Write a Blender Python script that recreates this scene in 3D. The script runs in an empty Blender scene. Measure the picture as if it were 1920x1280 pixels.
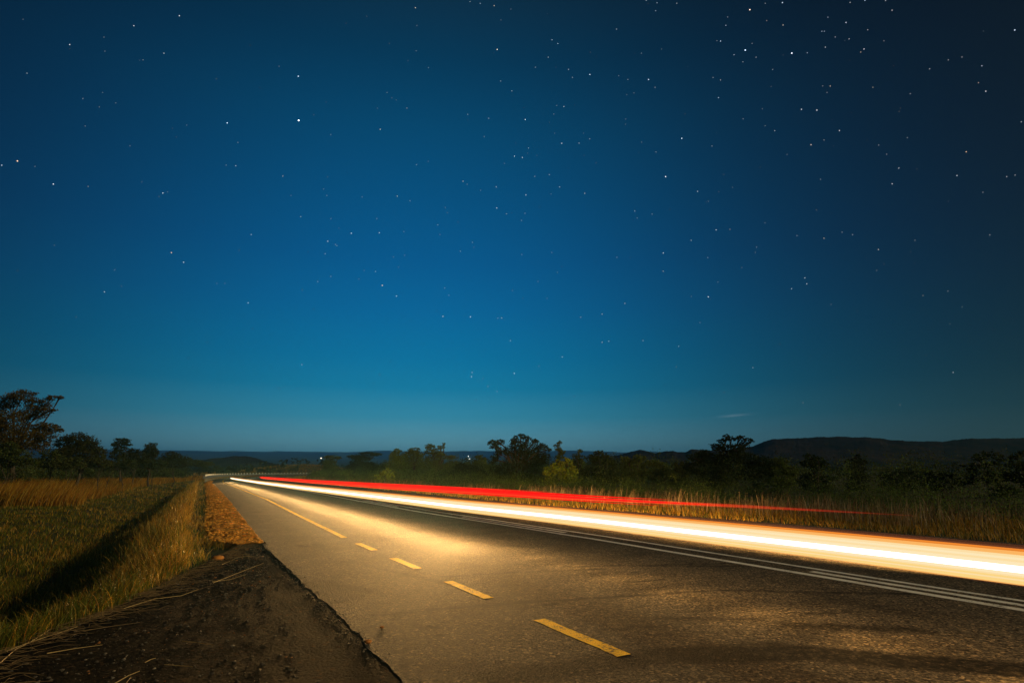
import bpy, math, random
import numpy as np

rng = np.random.default_rng(7)
random.seed(7)
scene = bpy.context.scene
COL = scene.collection


def lin(r, g, b):
    f = lambda c: c / 12.92 if c <= 0.04045 else ((c + 0.055) / 1.055) ** 2.4
    return (f(r / 255), f(g / 255), f(b / 255), 1.0)


# ------------------------------------------------------------------ camera
F = 1067.0            # focal length in pixels of a 1920 px wide frame (20 mm lens)
H = 1.10              # camera height above the asphalt
PITCH = math.atan((884 - 640) / F)
cam_d = bpy.data.cameras.new("camera")
cam_d.sensor_width = 36.0
cam_d.lens = 36.0 * F / 1920.0
cam_d.clip_start = 0.05
cam_d.clip_end = 60000.0
cam = bpy.data.objects.new("camera", cam_d)
COL.objects.link(cam)
cam.location = (0, 0, H)
cam.rotation_euler = (math.pi / 2 + PITCH, 0, 0)
scene.camera = cam

# ------------------------------------------------------------------ view, world, moon
scene.view_settings.view_transform = 'Standard'
scene.view_settings.look = 'None'
scene.view_settings.exposure = 0.0
scene.view_settings.gamma = 1.0
scene.view_settings.use_curve_mapping = False
cy = scene.cycles
cy.use_denoising = True
cy.denoising_prefilter = 'ACCURATE'
cy.denoising_input_passes = 'RGB_ALBEDO_NORMAL'
cy.max_bounces = 5
cy.diffuse_bounces = 2
cy.glossy_bounces = 2
cy.transmission_bounces = 2
cy.volume_bounces = 0
cy.transparent_max_bounces = 48
cy.sample_clamp_indirect = 3.0

MOON_EL, MOON_AZ = math.radians(19), math.radians(109)      # azimuth from +Y towards +X: low, behind the camera on the right
moon_dir = np.array([math.sin(MOON_AZ) * math.cos(MOON_EL), math.cos(MOON_AZ) * math.cos(MOON_EL), math.sin(MOON_EL)])

world = bpy.data.worlds.new("World")
scene.world = world
world.use_nodes = True
wt = world.node_tree
wt.nodes.clear()


def nd(tree, typ, **kw):
    n = tree.nodes.new(typ)
    for k, v in kw.items():
        setattr(n, k, v)
    return n


def lk(tree, a, b):
    tree.links.new(a, b)


def mth(tree, op, a, b=None, c=None, clamp=False):
    n = tree.nodes.new('ShaderNodeMath')
    n.operation = op
    n.use_clamp = clamp
    for i, v in enumerate((a, b, c)):
        if v is None:
            continue
        if isinstance(v, (int, float)):
            n.inputs[i].default_value = v
        else:
            tree.links.new(v, n.inputs[i])
    return n.outputs[0]


def ramp(tree, fac, stops, interp='LINEAR'):
    n = tree.nodes.new('ShaderNodeValToRGB')
    n.color_ramp.interpolation = interp
    e = n.color_ramp.elements
    while len(e) < len(stops):
        e.new(0.5)
    for el, (p, c) in zip(e, stops):
        el.position = p
        el.color = c if len(c) == 4 else (*c, 1)
    if fac is not None:
        tree.links.new(fac, n.inputs['Fac'])
    return n.outputs['Color']


SKY_STOPS = [
    (0.000, lin(126, 190, 202)), (0.045, lin(118, 188, 204)), (0.090, lin(60, 157, 186)), (0.140, lin(14, 132, 172)),
    (0.190, lin(0, 119, 165)), (0.270, lin(0, 103, 155)), (0.350, lin(0, 90, 142)), (0.450, lin(0, 80, 125)),
    (0.545, lin(0, 70, 107)), (0.630, lin(0, 55, 84)), (0.700, lin(6, 44, 64)), (1.000, lin(10, 34, 48))]
tc = nd(wt, 'ShaderNodeTexCoord')
sep = nd(wt, 'ShaderNodeSeparateXYZ')
lk(wt, tc.outputs['Generated'], sep.inputs[0])
z = mth(wt, 'MAXIMUM', sep.outputs[2], 0.0)
grad = ramp(wt, z, SKY_STOPS)
az = mth(wt, 'ARCTAN2', sep.outputs[0], sep.outputs[1])            # azimuth from +Y
da = mth(wt, 'ADD', az, math.radians(10))
da = mth(wt, 'DIVIDE', da, math.radians(33))
fall = mth(wt, 'EXPONENT', mth(wt, 'MULTIPLY', mth(wt, 'MULTIPLY', da, da), -1.0))
fall = mth(wt, 'MULTIPLY_ADD', fall, 1.0, 0.02)
mul = nd(wt, 'ShaderNodeMix', data_type='RGBA', blend_type='MULTIPLY')
mul.inputs['Factor'].default_value = 1.0
lk(wt, grad, mul.inputs['A'])
lk(wt, fall, mul.inputs['B'])
# a thin wisp of cloud low in the sky
CL_AZ, CL_EL = math.atan2((1376 - 960) / F, math.cos(PITCH) - (640 - 776) / F * math.sin(PITCH)), math.radians(5.1)
el = mth(wt, 'ARCSINE', sep.outputs[2])
ca = mth(wt, 'DIVIDE', mth(wt, 'SUBTRACT', az, CL_AZ), 0.020)
ce = mth(wt, 'SUBTRACT', el, CL_EL)
ce = mth(wt, 'SUBTRACT', ce, mth(wt, 'MULTIPLY', ca, 0.0012))
ce = mth(wt, 'DIVIDE', ce, 0.0018)
cl = mth(wt, 'EXPONENT', mth(wt, 'MULTIPLY', mth(wt, 'ADD', mth(wt, 'MULTIPLY', ca, ca), mth(wt, 'MULTIPLY', ce, ce)), -1.0))
cl = mth(wt, 'MULTIPLY', cl, 0.075)
addc = nd(wt, 'ShaderNodeMix', data_type='RGBA', blend_type='ADD')
addc.inputs['Factor'].default_value = 1.0
base = nd(wt, 'ShaderNodeMix', data_type='RGBA', blend_type='ADD')              # faint airglow over the whole sky
base.inputs['Factor'].default_value = 1.0
base.inputs['B'].default_value = (.0016, .0004, .0045, 1)
lk(wt, mul.outputs['Result'], base.inputs['A'])
lk(wt, base.outputs['Result'], addc.inputs['A'])
lk(wt, cl, addc.inputs['B'])
bg1 = nd(wt, 'ShaderNodeBackground')
bg1.inputs['Strength'].default_value = 1.0
lk(wt, addc.outputs['Result'], bg1.inputs['Color'])
sky = nd(wt, 'ShaderNodeTexSky', sky_type='NISHITA', sun_disc=False)     # the moonlit part of the sky
sky.sun_elevation = MOON_EL
sky.sun_rotation = MOON_AZ
bg2 = nd(wt, 'ShaderNodeBackground')
bg2.inputs['Strength'].default_value = 0.0004
lk(wt, sky.outputs[0], bg2.inputs['Color'])
ads = nd(wt, 'ShaderNodeAddShader')
lk(wt, bg1.outputs[0], ads.inputs[0])
lk(wt, bg2.outputs[0], ads.inputs[1])
wo = nd(wt, 'ShaderNodeOutputWorld')
lk(wt, ads.outputs[0], wo.inputs['Surface'])

moon = bpy.data.lights.new("moonlight", 'SUN')
moon.energy = 1.9
moon.angle = math.radians(0.5)
moon.color = (1.0, 0.77, 0.40)
mo = bpy.data.objects.new("moonlight", moon)
COL.objects.link(mo)
from mathutils import Vector, Matrix
mo.rotation_euler = Vector(moon_dir).to_track_quat('Z', 'Y').to_euler()
mo.location = (20, -20, 30)


# ------------------------------------------------------------------ geometry helpers
def ray(x, y):
    dx, du = (x - 960) / F, (640 - y) / F
    return np.array([dx, math.cos(PITCH) - du * math.sin(PITCH), math.sin(PITCH) + du * math.cos(PITCH)])


def at(x, y, Y):
    """The point seen at pixel x, y of the photograph at distance Y ahead of the camera."""
    r = ray(x, y)
    return np.array([0, 0, H]) + r * (Y / r[1])


def gpt(x, y, z=0.0):
    r = ray(x, y)
    return np.array([0, 0, H]) + r * ((z - H) / r[2])


TH = math.radians(29.06)
D0 = np.array([-math.sin(TH), math.cos(TH)])
N0 = np.array([D0[1], -D0[0]])
S1, RC, PHM = 60.0, 370.0, 1.0


def road_pt(s, w):
    """Ground position at distance s along the road and w to the right of the line through the camera."""
    s, w = np.broadcast_arrays(np.asarray(s, float), np.asarray(w, float))
    s2 = s[..., None]
    w2 = w[..., None]
    phi = np.clip((s2 - S1) / RC, 0, PHM)
    dd = np.cos(phi) * D0 + np.sin(phi) * N0
    nn = np.cos(phi) * N0 - np.sin(phi) * D0
    arc = S1 * D0 + RC * N0 + (w2 - RC) * nn
    p = np.where(s2 < S1, s2 * D0 + w2 * N0, arc + np.maximum(s2 - S1 - RC * PHM, 0) * dd)
    return p


def road_inv(xy):
    u = xy[..., 0] * D0[0] + xy[..., 1] * D0[1]
    v = xy[..., 0] * N0[0] + xy[..., 1] * N0[1]
    rad = np.hypot(u - S1, RC - v)
    phi = np.arctan2(u - S1, RC - v)
    s = np.where(u < S1, u, S1 + RC * phi)
    w = np.where(u < S1, v, RC - rad)
    return s, w


def W(s, pts):
    return np.interp(s, [p[0] for p in pts], [p[1] for p in pts])


LE = [(-40, 1.15), (11, 1.15), (25, 1.5), (50, 2.0), (75, 2.3), (400, 2.3)]           # left edge of the asphalt
YE = [(-40, 2.47), (10.4, 2.47), (16.3, 2.64), (26, 2.95), (49, 3.2), (75, 3.35), (400, 3.35)]
CE = [(-40, 6.10), (8, 6.08), (12, 5.96), (16, 5.82), (38, 6.1), (75, 6.2), (400, 6.2)]
RE = [(-40, 11.6), (8, 11.5), (13, 11.0), (17, 10.6), (40, 10.7), (75, 10.8), (400, 10.8)]
TOP = [(-60, -2.2), (5.0, -.96), (6.2, -.4), (8.6, .22), (11, .02), (25, .3), (50, .8), (75, 1.1), (400, 1.1)]


def hashn(ix, iy, seed):
    h = (ix.astype(np.int64) * 374761393 + iy.astype(np.int64) * 668265263 + seed * 974711) & 0x7fffffff
    h = ((h ^ (h >> 13)) * 1274126177) & 0x7fffffff
    return ((h ^ (h >> 16)) & 0xffff) / 65535.0


def vnoise(x, y, seed=0):
    ix, iy = np.floor(x), np.floor(y)
    fx, fy = x - ix, y - iy
    fx, fy = fx * fx * (3 - 2 * fx), fy * fy * (3 - 2 * fy)
    a, b = hashn(ix, iy, seed), hashn(ix + 1, iy, seed)
    c, d = hashn(ix, iy + 1, seed), hashn(ix + 1, iy + 1, seed)
    return (a * (1 - fx) + b * fx) * (1 - fy) + (c * (1 - fx) + d * fx) * fy


def fbm(x, y, seed=0, oct=4):
    t, a, n = 0, 1, 0
    for i in range(oct):
        t = t + a * vnoise(x * 2 ** i, y * 2 ** i, seed + i)
        n += a
        a *= .5
    return t / n


def sst(a, b, x):
    t = np.clip((x - a) / (b - a), 0, 1)
    return t * t * (3 - 2 * t)


def ground_z(x, y):
    x, y = np.asarray(x, float), np.asarray(y, float)
    s, w = road_inv(np.stack([x, y], -1))
    r = np.hypot(x, y)
    top, re = W(s, TOP), W(s, RE)
    q = top - w                                             # metres left of the top of the embankment
    z = -.05 - .95 * sst(0, 2.4, q) + .37 * sst(2.8, 5.0, q) + .25 * sst(6, 30, q)
    bump = (fbm(x * .9, y * .9, 3) - .5) * .26 + (fbm(x * .12, y * .12, 5) - .5) * .5 * sst(6, 40, q)
    z = z + bump * sst(0, 1.5, q)
    rq = w - re
    zr = -.05 - .22 * sst(.3, 6, rq) + (fbm(x * .7, y * .7, 9) - .5) * .12 * sst(.2, 2, rq)
    z = np.where(rq > 0, zr, z)
    z = np.where((q <= 0) & (rq <= 0), -.09, z)
    # grassy rise beyond the bend
    g = gpt(560, 891)
    bx, by = (x + 96) / 30.0, (y - 268) / 22.0
    z = z + 4.6 * np.exp(-(bx * bx + by * by))
    # the valley plain far away
    far = np.clip(r - 320, 0, None)
    z = z + .0105 * far * sst(0, 700, far) + 0.0000032 * far ** 2
    z = z + (fbm(x * .004, y * .004, 21) - .5) * 14 * sst(500, 1400, r)
    return z


def gz1(x, y):
    return float(ground_z(np.array([x]), np.array([y]))[0])


def new_mesh(name, verts, faces=None, loops=None, starts=None, totals=None, mat=None, parent=None, smooth=False, attrs=None, uv=None):
    me = bpy.data.meshes.new(name)
    verts = np.asarray(verts, np.float32)
    if faces is not None:
        faces = np.asarray(faces, np.int32)
        k = faces.shape[1]
        loops = faces.ravel()
        starts = np.arange(len(faces), dtype=np.int32) * k
    me.vertices.add(len(verts))
    me.vertices.foreach_set('co', verts.ravel())
    me.loops.add(len(loops))
    me.loops.foreach_set('vertex_index', np.asarray(loops, np.int32))
    me.polygons.add(len(starts))
    me.polygons.foreach_set('loop_start', np.asarray(starts, np.int32))
    me.polygons.foreach_set('use_smooth', np.full(len(starts), bool(smooth)))
    if uv is not None:
        l = me.uv_layers.new(name='UVMap')
        l.data.foreach_set('uv', np.asarray(uv, np.float32)[np.asarray(loops)].ravel())
    for an, av in (attrs or {}).items():
        a = me.attributes.new(an, 'FLOAT_COLOR', 'POINT')
        av = np.asarray(av, np.float32)
        if av.shape[1] == 3:
            av = np.c_[av, np.ones(len(av), np.float32)]
        a.data.foreach_set('color', av.ravel())
    me.update(calc_edges=True)
    me.validate()
    if mat:
        me.materials.append(mat)
    o = bpy.data.objects.new(name, me)
    COL.objects.link(o)
    if parent is not None:
        o.parent = parent
    return o


def grid_faces(nu, nv, wrap=False):
    i, j = np.meshgrid(np.arange(nu - (0 if wrap else 1)), np.arange(nv - 1), indexing='ij')
    i2 = (i + 1) % nu
    return np.stack([i * nv + j, i2 * nv + j, i2 * nv + j + 1, i * nv + j + 1], -1).reshape(-1, 4)


def tag(o, label=None, cat=None, group=None, kind=None):
    for k, v in (('label', label), ('category', cat), ('group', group), ('kind', kind)):
        if v:
            o[k] = v
    return o


def empty(name, loc, label, cat, group=None):
    o = bpy.data.objects.new(name, None)
    o.empty_display_size = .2
    o.location = loc
    COL.objects.link(o)
    return tag(o, label, cat, group)


class Tubes:
    """Tapered tubes gathered into one mesh."""
    def __init__(self):
        self.v, self.f, self.n = [], [], 0

    def tube(self, pts, rads, k=6):
        pts = np.asarray(pts, float)
        m = len(pts)
        tan = np.gradient(pts, axis=0)
        tan /= np.linalg.norm(tan, axis=1)[:, None] + 1e-9
        ref = np.array([0, 0, 1.0]) if abs(tan[0, 2]) < .8 else np.array([1.0, 0, 0])
        a = np.cross(tan, ref)
        a /= np.linalg.norm(a, axis=1)[:, None] + 1e-9
        b = np.cross(tan, a)
        th = np.arange(k) * 2 * math.pi / k
        rads = np.broadcast_to(rads, (m,))
        ring = pts[:, None] + rads[:, None, None] * (np.cos(th)[None, :, None] * a[:, None] + np.sin(th)[None, :, None] * b[:, None])
        self.v.append(ring.reshape(-1, 3))
        i, j = np.meshgrid(np.arange(m - 1), np.arange(k), indexing='ij')
        j2 = (j + 1) % k
        self.f.append(np.stack([i * k + j, i * k + j2, (i + 1) * k + j2, (i + 1) * k + j], -1).reshape(-1, 4) + self.n)
        self.n += m * k

    def build(self, name, mat, parent=None, smooth=True):
        return new_mesh(name, np.concatenate(self.v), np.concatenate(self.f), mat=mat, parent=parent, smooth=smooth)


def box_mesh(name, lo, hi, mat, parent=None, origin=(0, 0, 0)):
    lo, hi = np.array(lo, float) - origin, np.array(hi, float) - origin
    v = [(x, y, z) for x in (lo[0], hi[0]) for y in (lo[1], hi[1]) for z in (lo[2], hi[2])]
    f = [(0, 1, 3, 2), (4, 6, 7, 5), (0, 4, 5, 1), (2, 3, 7, 6), (0, 2, 6, 4), (1, 5, 7, 3)]
    return new_mesh(name, v, f, mat=mat, parent=parent)


# ------------------------------------------------------------------ materials
def mat(name):
    m = bpy.data.materials.new(name)
    m.use_nodes = True
    t = m.node_tree
    return m, t, t.nodes['Principled BSDF']


def noise(t, vec, scale, detail=3, rough=.55, out='Fac'):
    n = nd(t, 'ShaderNodeTexNoise')
    n.inputs['Scale'].default_value = scale
    n.inputs['Detail'].default_value = detail
    n.inputs['Roughness'].default_value = rough
    if vec is not None:
        lk(t, vec, n.inputs['Vector'])
    return n.outputs[out]


def mixc(t, fac, a, b, blend='MIX'):
    n = nd(t, 'ShaderNodeMix', data_type='RGBA', blend_type=blend)
    for s, v in (('Factor', fac), ('A', a), ('B', b)):
        if isinstance(v, (int, float)):
            n.inputs[s].default_value = v
        elif isinstance(v, tuple):
            n.inputs[s].default_value = v if len(v) == 4 else (*v, 1)
        else:
            lk(t, v, n.inputs[s])
    return n.outputs['Result']


def bump(t, b, h, dist, strength=1.0):
    n = nd(t, 'ShaderNodeBump')
    n.inputs['Distance'].default_value = dist
    n.inputs['Strength'].default_value = strength
    lk(t, h, n.inputs['Height'])
    lk(t, n.outputs[0], b.inputs['Normal'])


def simple(name, col, rough=.8, var=.3, scale=8.0, bmp=0.0, spec=.3, metal=0):
    m, t, b = mat(name)
    tcn = nd(t, 'ShaderNodeTexCoord')
    f = noise(t, tcn.outputs['Object'], scale, 5)
    c = ramp(t, f, [(.3, tuple(x * (1 - var) for x in col)), (.7, tuple(min(1, x * (1 + var)) for x in col))])
    lk(t, c, b.inputs['Base Color'])
    b.inputs['Roughness'].default_value = rough
    b.inputs['Specular IOR Level'].default_value = spec
    b.inputs['Metallic'].default_value = metal
    if bmp:
        bump(t, b, f, bmp)
    return m


def attr_leaf(name, trans=.35, rough=.6, attr='tint'):
    """Blades and leaves: colour from the piece's own tint, a little light passing through."""
    m, t, b = mat(name)
    a = nd(t, 'ShaderNodeAttribute', attribute_name=attr)
    lk(t, a.outputs['Color'], b.inputs['Base Color'])
    b.inputs['Roughness'].default_value = rough
    b.inputs['Specular IOR Level'].default_value = .25
    tr = nd(t, 'ShaderNodeBsdfTranslucent')
    lk(t, a.outputs['Color'], tr.inputs['Color'])
    mx = nd(t, 'ShaderNodeMixShader')
    mx.inputs[0].default_value = trans
    lk(t, b.outputs[0], mx.inputs[1])
    lk(t, tr.outputs[0], mx.inputs[2])
    lk(t, mx.outputs[0], t.nodes['Material Output'].inputs['Surface'])
    return m


def emit(name, col, strength, glow=False, sampling='AUTO'):
    m, t, b = mat(name)
    e = nd(t, 'ShaderNodeEmission')
    e.inputs['Color'].default_value = (*col, 1)
    e.inputs['Strength'].default_value = strength
    out = t.nodes['Material Output'].inputs['Surface']
    if glow:                                                # adds its light to what is behind it
        tr = nd(t, 'ShaderNodeBsdfTransparent')
        ad = nd(t, 'ShaderNodeAddShader')
        lk(t, e.outputs[0], ad.inputs[0])
        lk(t, tr.outputs[0], ad.inputs[1])
        lk(t, ad.outputs[0], out)
    else:
        lk(t, e.outputs[0], out)
    m.cycles.emission_sampling = sampling
    return m


M_LEAF = attr_leaf('leaf', .48)
M_GRASS = attr_leaf('grass_blade', .35, .55)
M_BARK = simple('bark', (.055, .042, .03), .9, .4, 20, .01)
M_PALEBARK = simple('pale_bark', (.30, .27, .22), .85, .25, 12, .01)
M_STEM = simple('stem', (.07, .075, .03), .8, .3, 15)


# ------------------------------------------------------------------ ground
def ground_material():
    m, t, b = mat('verge_soil')
    u = nd(t, 'ShaderNodeUVMap', uv_map='UVMap')
    tcn = nd(t, 'ShaderNodeTexCoord')
    n1 = noise(t, tcn.outputs['Object'], .35, 6)
    n2 = noise(t, tcn.outputs['Object'], 4.0, 6, .65)
    n3 = noise(t, tcn.outputs['Object'], .03, 5, .6)
    c1 = ramp(t, n2, [(.3, (.030, .026, .010)), (.5, (.060, .052, .018)), (.72, (.105, .080, .030))])
    c2 = ramp(t, n2, [(.3, (.022, .026, .008)), (.7, (.052, .056, .016))])
    c = mixc(t, ramp(t, n1, [(.4, (0, 0, 0)), (.62, (1, 1, 1))]), c1, c2)
    # far plain: woodland and clearings
    gm = nd(t, 'ShaderNodeNewGeometry')
    ln = nd(t, 'ShaderNodeVectorMath', operation='LENGTH')
    lk(t, gm.outputs['Position'], ln.inputs[0])
    farf = mth(t, 'MULTIPLY_ADD', ln.outputs['Value'], 1 / 300.0, -1.0, clamp=True)
    cf = ramp(t, n3, [(.35, (.020, .028, .012)), (.62, (.045, .050, .020)), (.8, (.09, .08, .035))])
    c = mixc(t, farf, c, cf)
    lk(t, c, b.inputs['Base Color'])
    b.inputs['Roughness'].default_value = .95
    b.inputs['Specular IOR Level'].default_value = .1
    bump(t, b, n2, .05)
    return m


nr, na = 210, 540
rr = np.concatenate([[0.01], 1.2 * (7200 / 1.2) ** (np.linspace(0, 1, nr - 1))])
aa = np.linspace(0, 2 * math.pi, na, endpoint=False)
RR, AA = np.meshgrid(rr, aa, indexing='ij')
gx, gy = RR * np.sin(AA), RR * np.cos(AA)
gv = np.stack([gx, gy, ground_z(gx, gy)], -1)
ii, jj = np.meshgrid(np.arange(nr - 1), np.arange(na), indexing='ij')
j2 = (jj + 1) % na
gf = np.stack([ii * na + jj, (ii + 1) * na + jj, (ii + 1) * na + j2, ii * na + j2], -1).reshape(-1, 4)[:, ::-1]
ss, ww = road_inv(np.stack([gx, gy], -1))
tag(new_mesh('ground', gv.reshape(-1, 3), gf, mat=ground_material(), smooth=True, uv=np.stack([ww, ss], -1).reshape(-1, 2)),
    'grassy verge, ditch and plain around the road', kind='structure')


# ------------------------------------------------------------------ hills
def ridge(name, prof, Y, front, back, mtl, label, rough=.12, seed=1, foot=884, jag=1.6):
    xs = np.linspace(prof[0][0], prof[-1][0], 620)
    ys = np.interp(xs, [p[0] for p in prof], [p[1] for p in prof])
    ys = ys - (fbm(xs / 26.0, xs * 0, seed, 4) - .5) * 3.0 - (fbm(xs / 3.0, xs * 0 + 8, seed + 2, 3) - .5) * jag
    nv = 40
    V = np.zeros((len(xs), nv, 3))
    for i, (x, yy) in enumerate(zip(xs, ys)):
        crest = at(x, yy, Y)
        base = at(x, foot, Y)
        hgt = crest[2] - base[2]
        d = np.array([crest[0], crest[1]]) / np.hypot(crest[0], crest[1])
        v = np.linspace(0, 1, nv)
        # front foot -> crest (at v=.7) -> back
        off = np.where(v < .7, -front * (1 - v / .7), back * (v - .7) / .3)
        t = np.where(v < .7, v / .7, 1 - (v - .7) / .3)
        shape = np.where(v < .7, t ** 1.25, t ** .8)
        px = crest[0] + d[0] * off
        py = crest[1] + d[1] * off
        gul = (fbm(px / (front * .22) + 7, py / (front * .3), seed + 5, 5) - .5)
        zz = base[2] - 8 + (hgt + 8) * shape * (1 + rough * 4 * gul * (1 - np.clip(shape, 0, 1) ** 3))
        V[i] = np.stack([px, py, zz], -1)
    f = grid_faces(len(xs), nv)
    return tag(new_mesh(name, V.reshape(-1, 3), f, mat=mtl, smooth=True), label, kind='structure')


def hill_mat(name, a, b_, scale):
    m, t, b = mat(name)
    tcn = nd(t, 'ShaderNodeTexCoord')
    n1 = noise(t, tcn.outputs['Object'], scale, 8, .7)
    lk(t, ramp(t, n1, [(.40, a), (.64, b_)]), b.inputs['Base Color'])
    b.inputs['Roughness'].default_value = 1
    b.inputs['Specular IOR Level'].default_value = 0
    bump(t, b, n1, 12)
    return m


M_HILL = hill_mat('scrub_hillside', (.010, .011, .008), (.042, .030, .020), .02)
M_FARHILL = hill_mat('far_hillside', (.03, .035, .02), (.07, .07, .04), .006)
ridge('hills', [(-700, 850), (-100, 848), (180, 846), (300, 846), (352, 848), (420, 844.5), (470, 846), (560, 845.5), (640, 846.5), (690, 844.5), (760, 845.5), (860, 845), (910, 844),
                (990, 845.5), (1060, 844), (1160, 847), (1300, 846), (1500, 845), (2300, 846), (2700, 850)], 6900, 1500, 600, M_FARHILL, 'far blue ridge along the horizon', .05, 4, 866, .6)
ridge('hills', [(1080, 876), (1120, 856), (1160, 852), (1182, 846), (1200, 842.5), (1215, 845), (1228, 850), (1243, 846), (1262, 845), (1284, 847), (1296, 842), (1310, 843), (1340, 843), (1372, 841),
                (1412, 836), (1430, 829), (1447, 823), (1475, 822), (1500, 820.5), (1530, 819), (1570, 817.5), (1600, 818.5), (1625, 818), (1650, 820), (1672, 824), (1700, 826), (1735, 826.5), (1770, 826),
                (1795, 822.5), (1822, 820.5), (1860, 821.5), (1920, 819.5), (2010, 822), (2150, 835), (2300, 850), (2420, 876)], 760, 280, 200, M_HILL, 'dark long hill on the right skyline', .16, 11, 876)
ridge('hills', [(330, 878), (360, 866), (395, 860), (420, 856.5), (438, 854.5), (460, 855), (480, 858), (500, 864), (540, 875), (560, 878)], 700, 140, 140, M_HILL, 'low dark hill beyond the bend', .1, 17, 876)


# ------------------------------------------------------------------ asphalt
def seg_mask(t, uvv, a, b_, hw, feather, brk=None):
    """1 on the line from a to b in road coordinates (metres), fading over feather."""
    a, b_ = np.array(a, float), np.array(b_, float)
    d = b_ - a
    L2 = float(d @ d) + 1e-9
    sub = nd(t, 'ShaderNodeVectorMath', operation='SUBTRACT')
    lk(t, uvv, sub.inputs[0])
    sub.inputs[1].default_value = (*a, 0)
    dot = nd(t, 'ShaderNodeVectorMath', operation='DOT_PRODUCT')
    lk(t, sub.outputs[0], dot.inputs[0])
    dot.inputs[1].default_value = (*d, 0)
    k = mth(t, 'DIVIDE', dot.outputs['Value'], L2, clamp=True)
    sc = nd(t, 'ShaderNodeVectorMath', operation='SCALE')
    sc.inputs[0].default_value = (*d, 0)
    lk(t, k, sc.inputs['Scale'])
    s2 = nd(t, 'ShaderNodeVectorMath', operation='SUBTRACT')
    lk(t, sub.outputs[0], s2.inputs[0])
    lk(t, sc.outputs[0], s2.inputs[1])
    ln = nd(t, 'ShaderNodeVectorMath', operation='LENGTH')
    lk(t, s2.outputs[0], ln.inputs[0])
    return mth(t, 'DIVIDE', mth(t, 'SUBTRACT', hw + feather, ln.outputs['Value']), feather, clamp=True)


def px2road(x, y):
    g = gpt(x, y)
    s, w = road_inv(g[None, :2])
    return (float(w[0]), float(s[0]))


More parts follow.
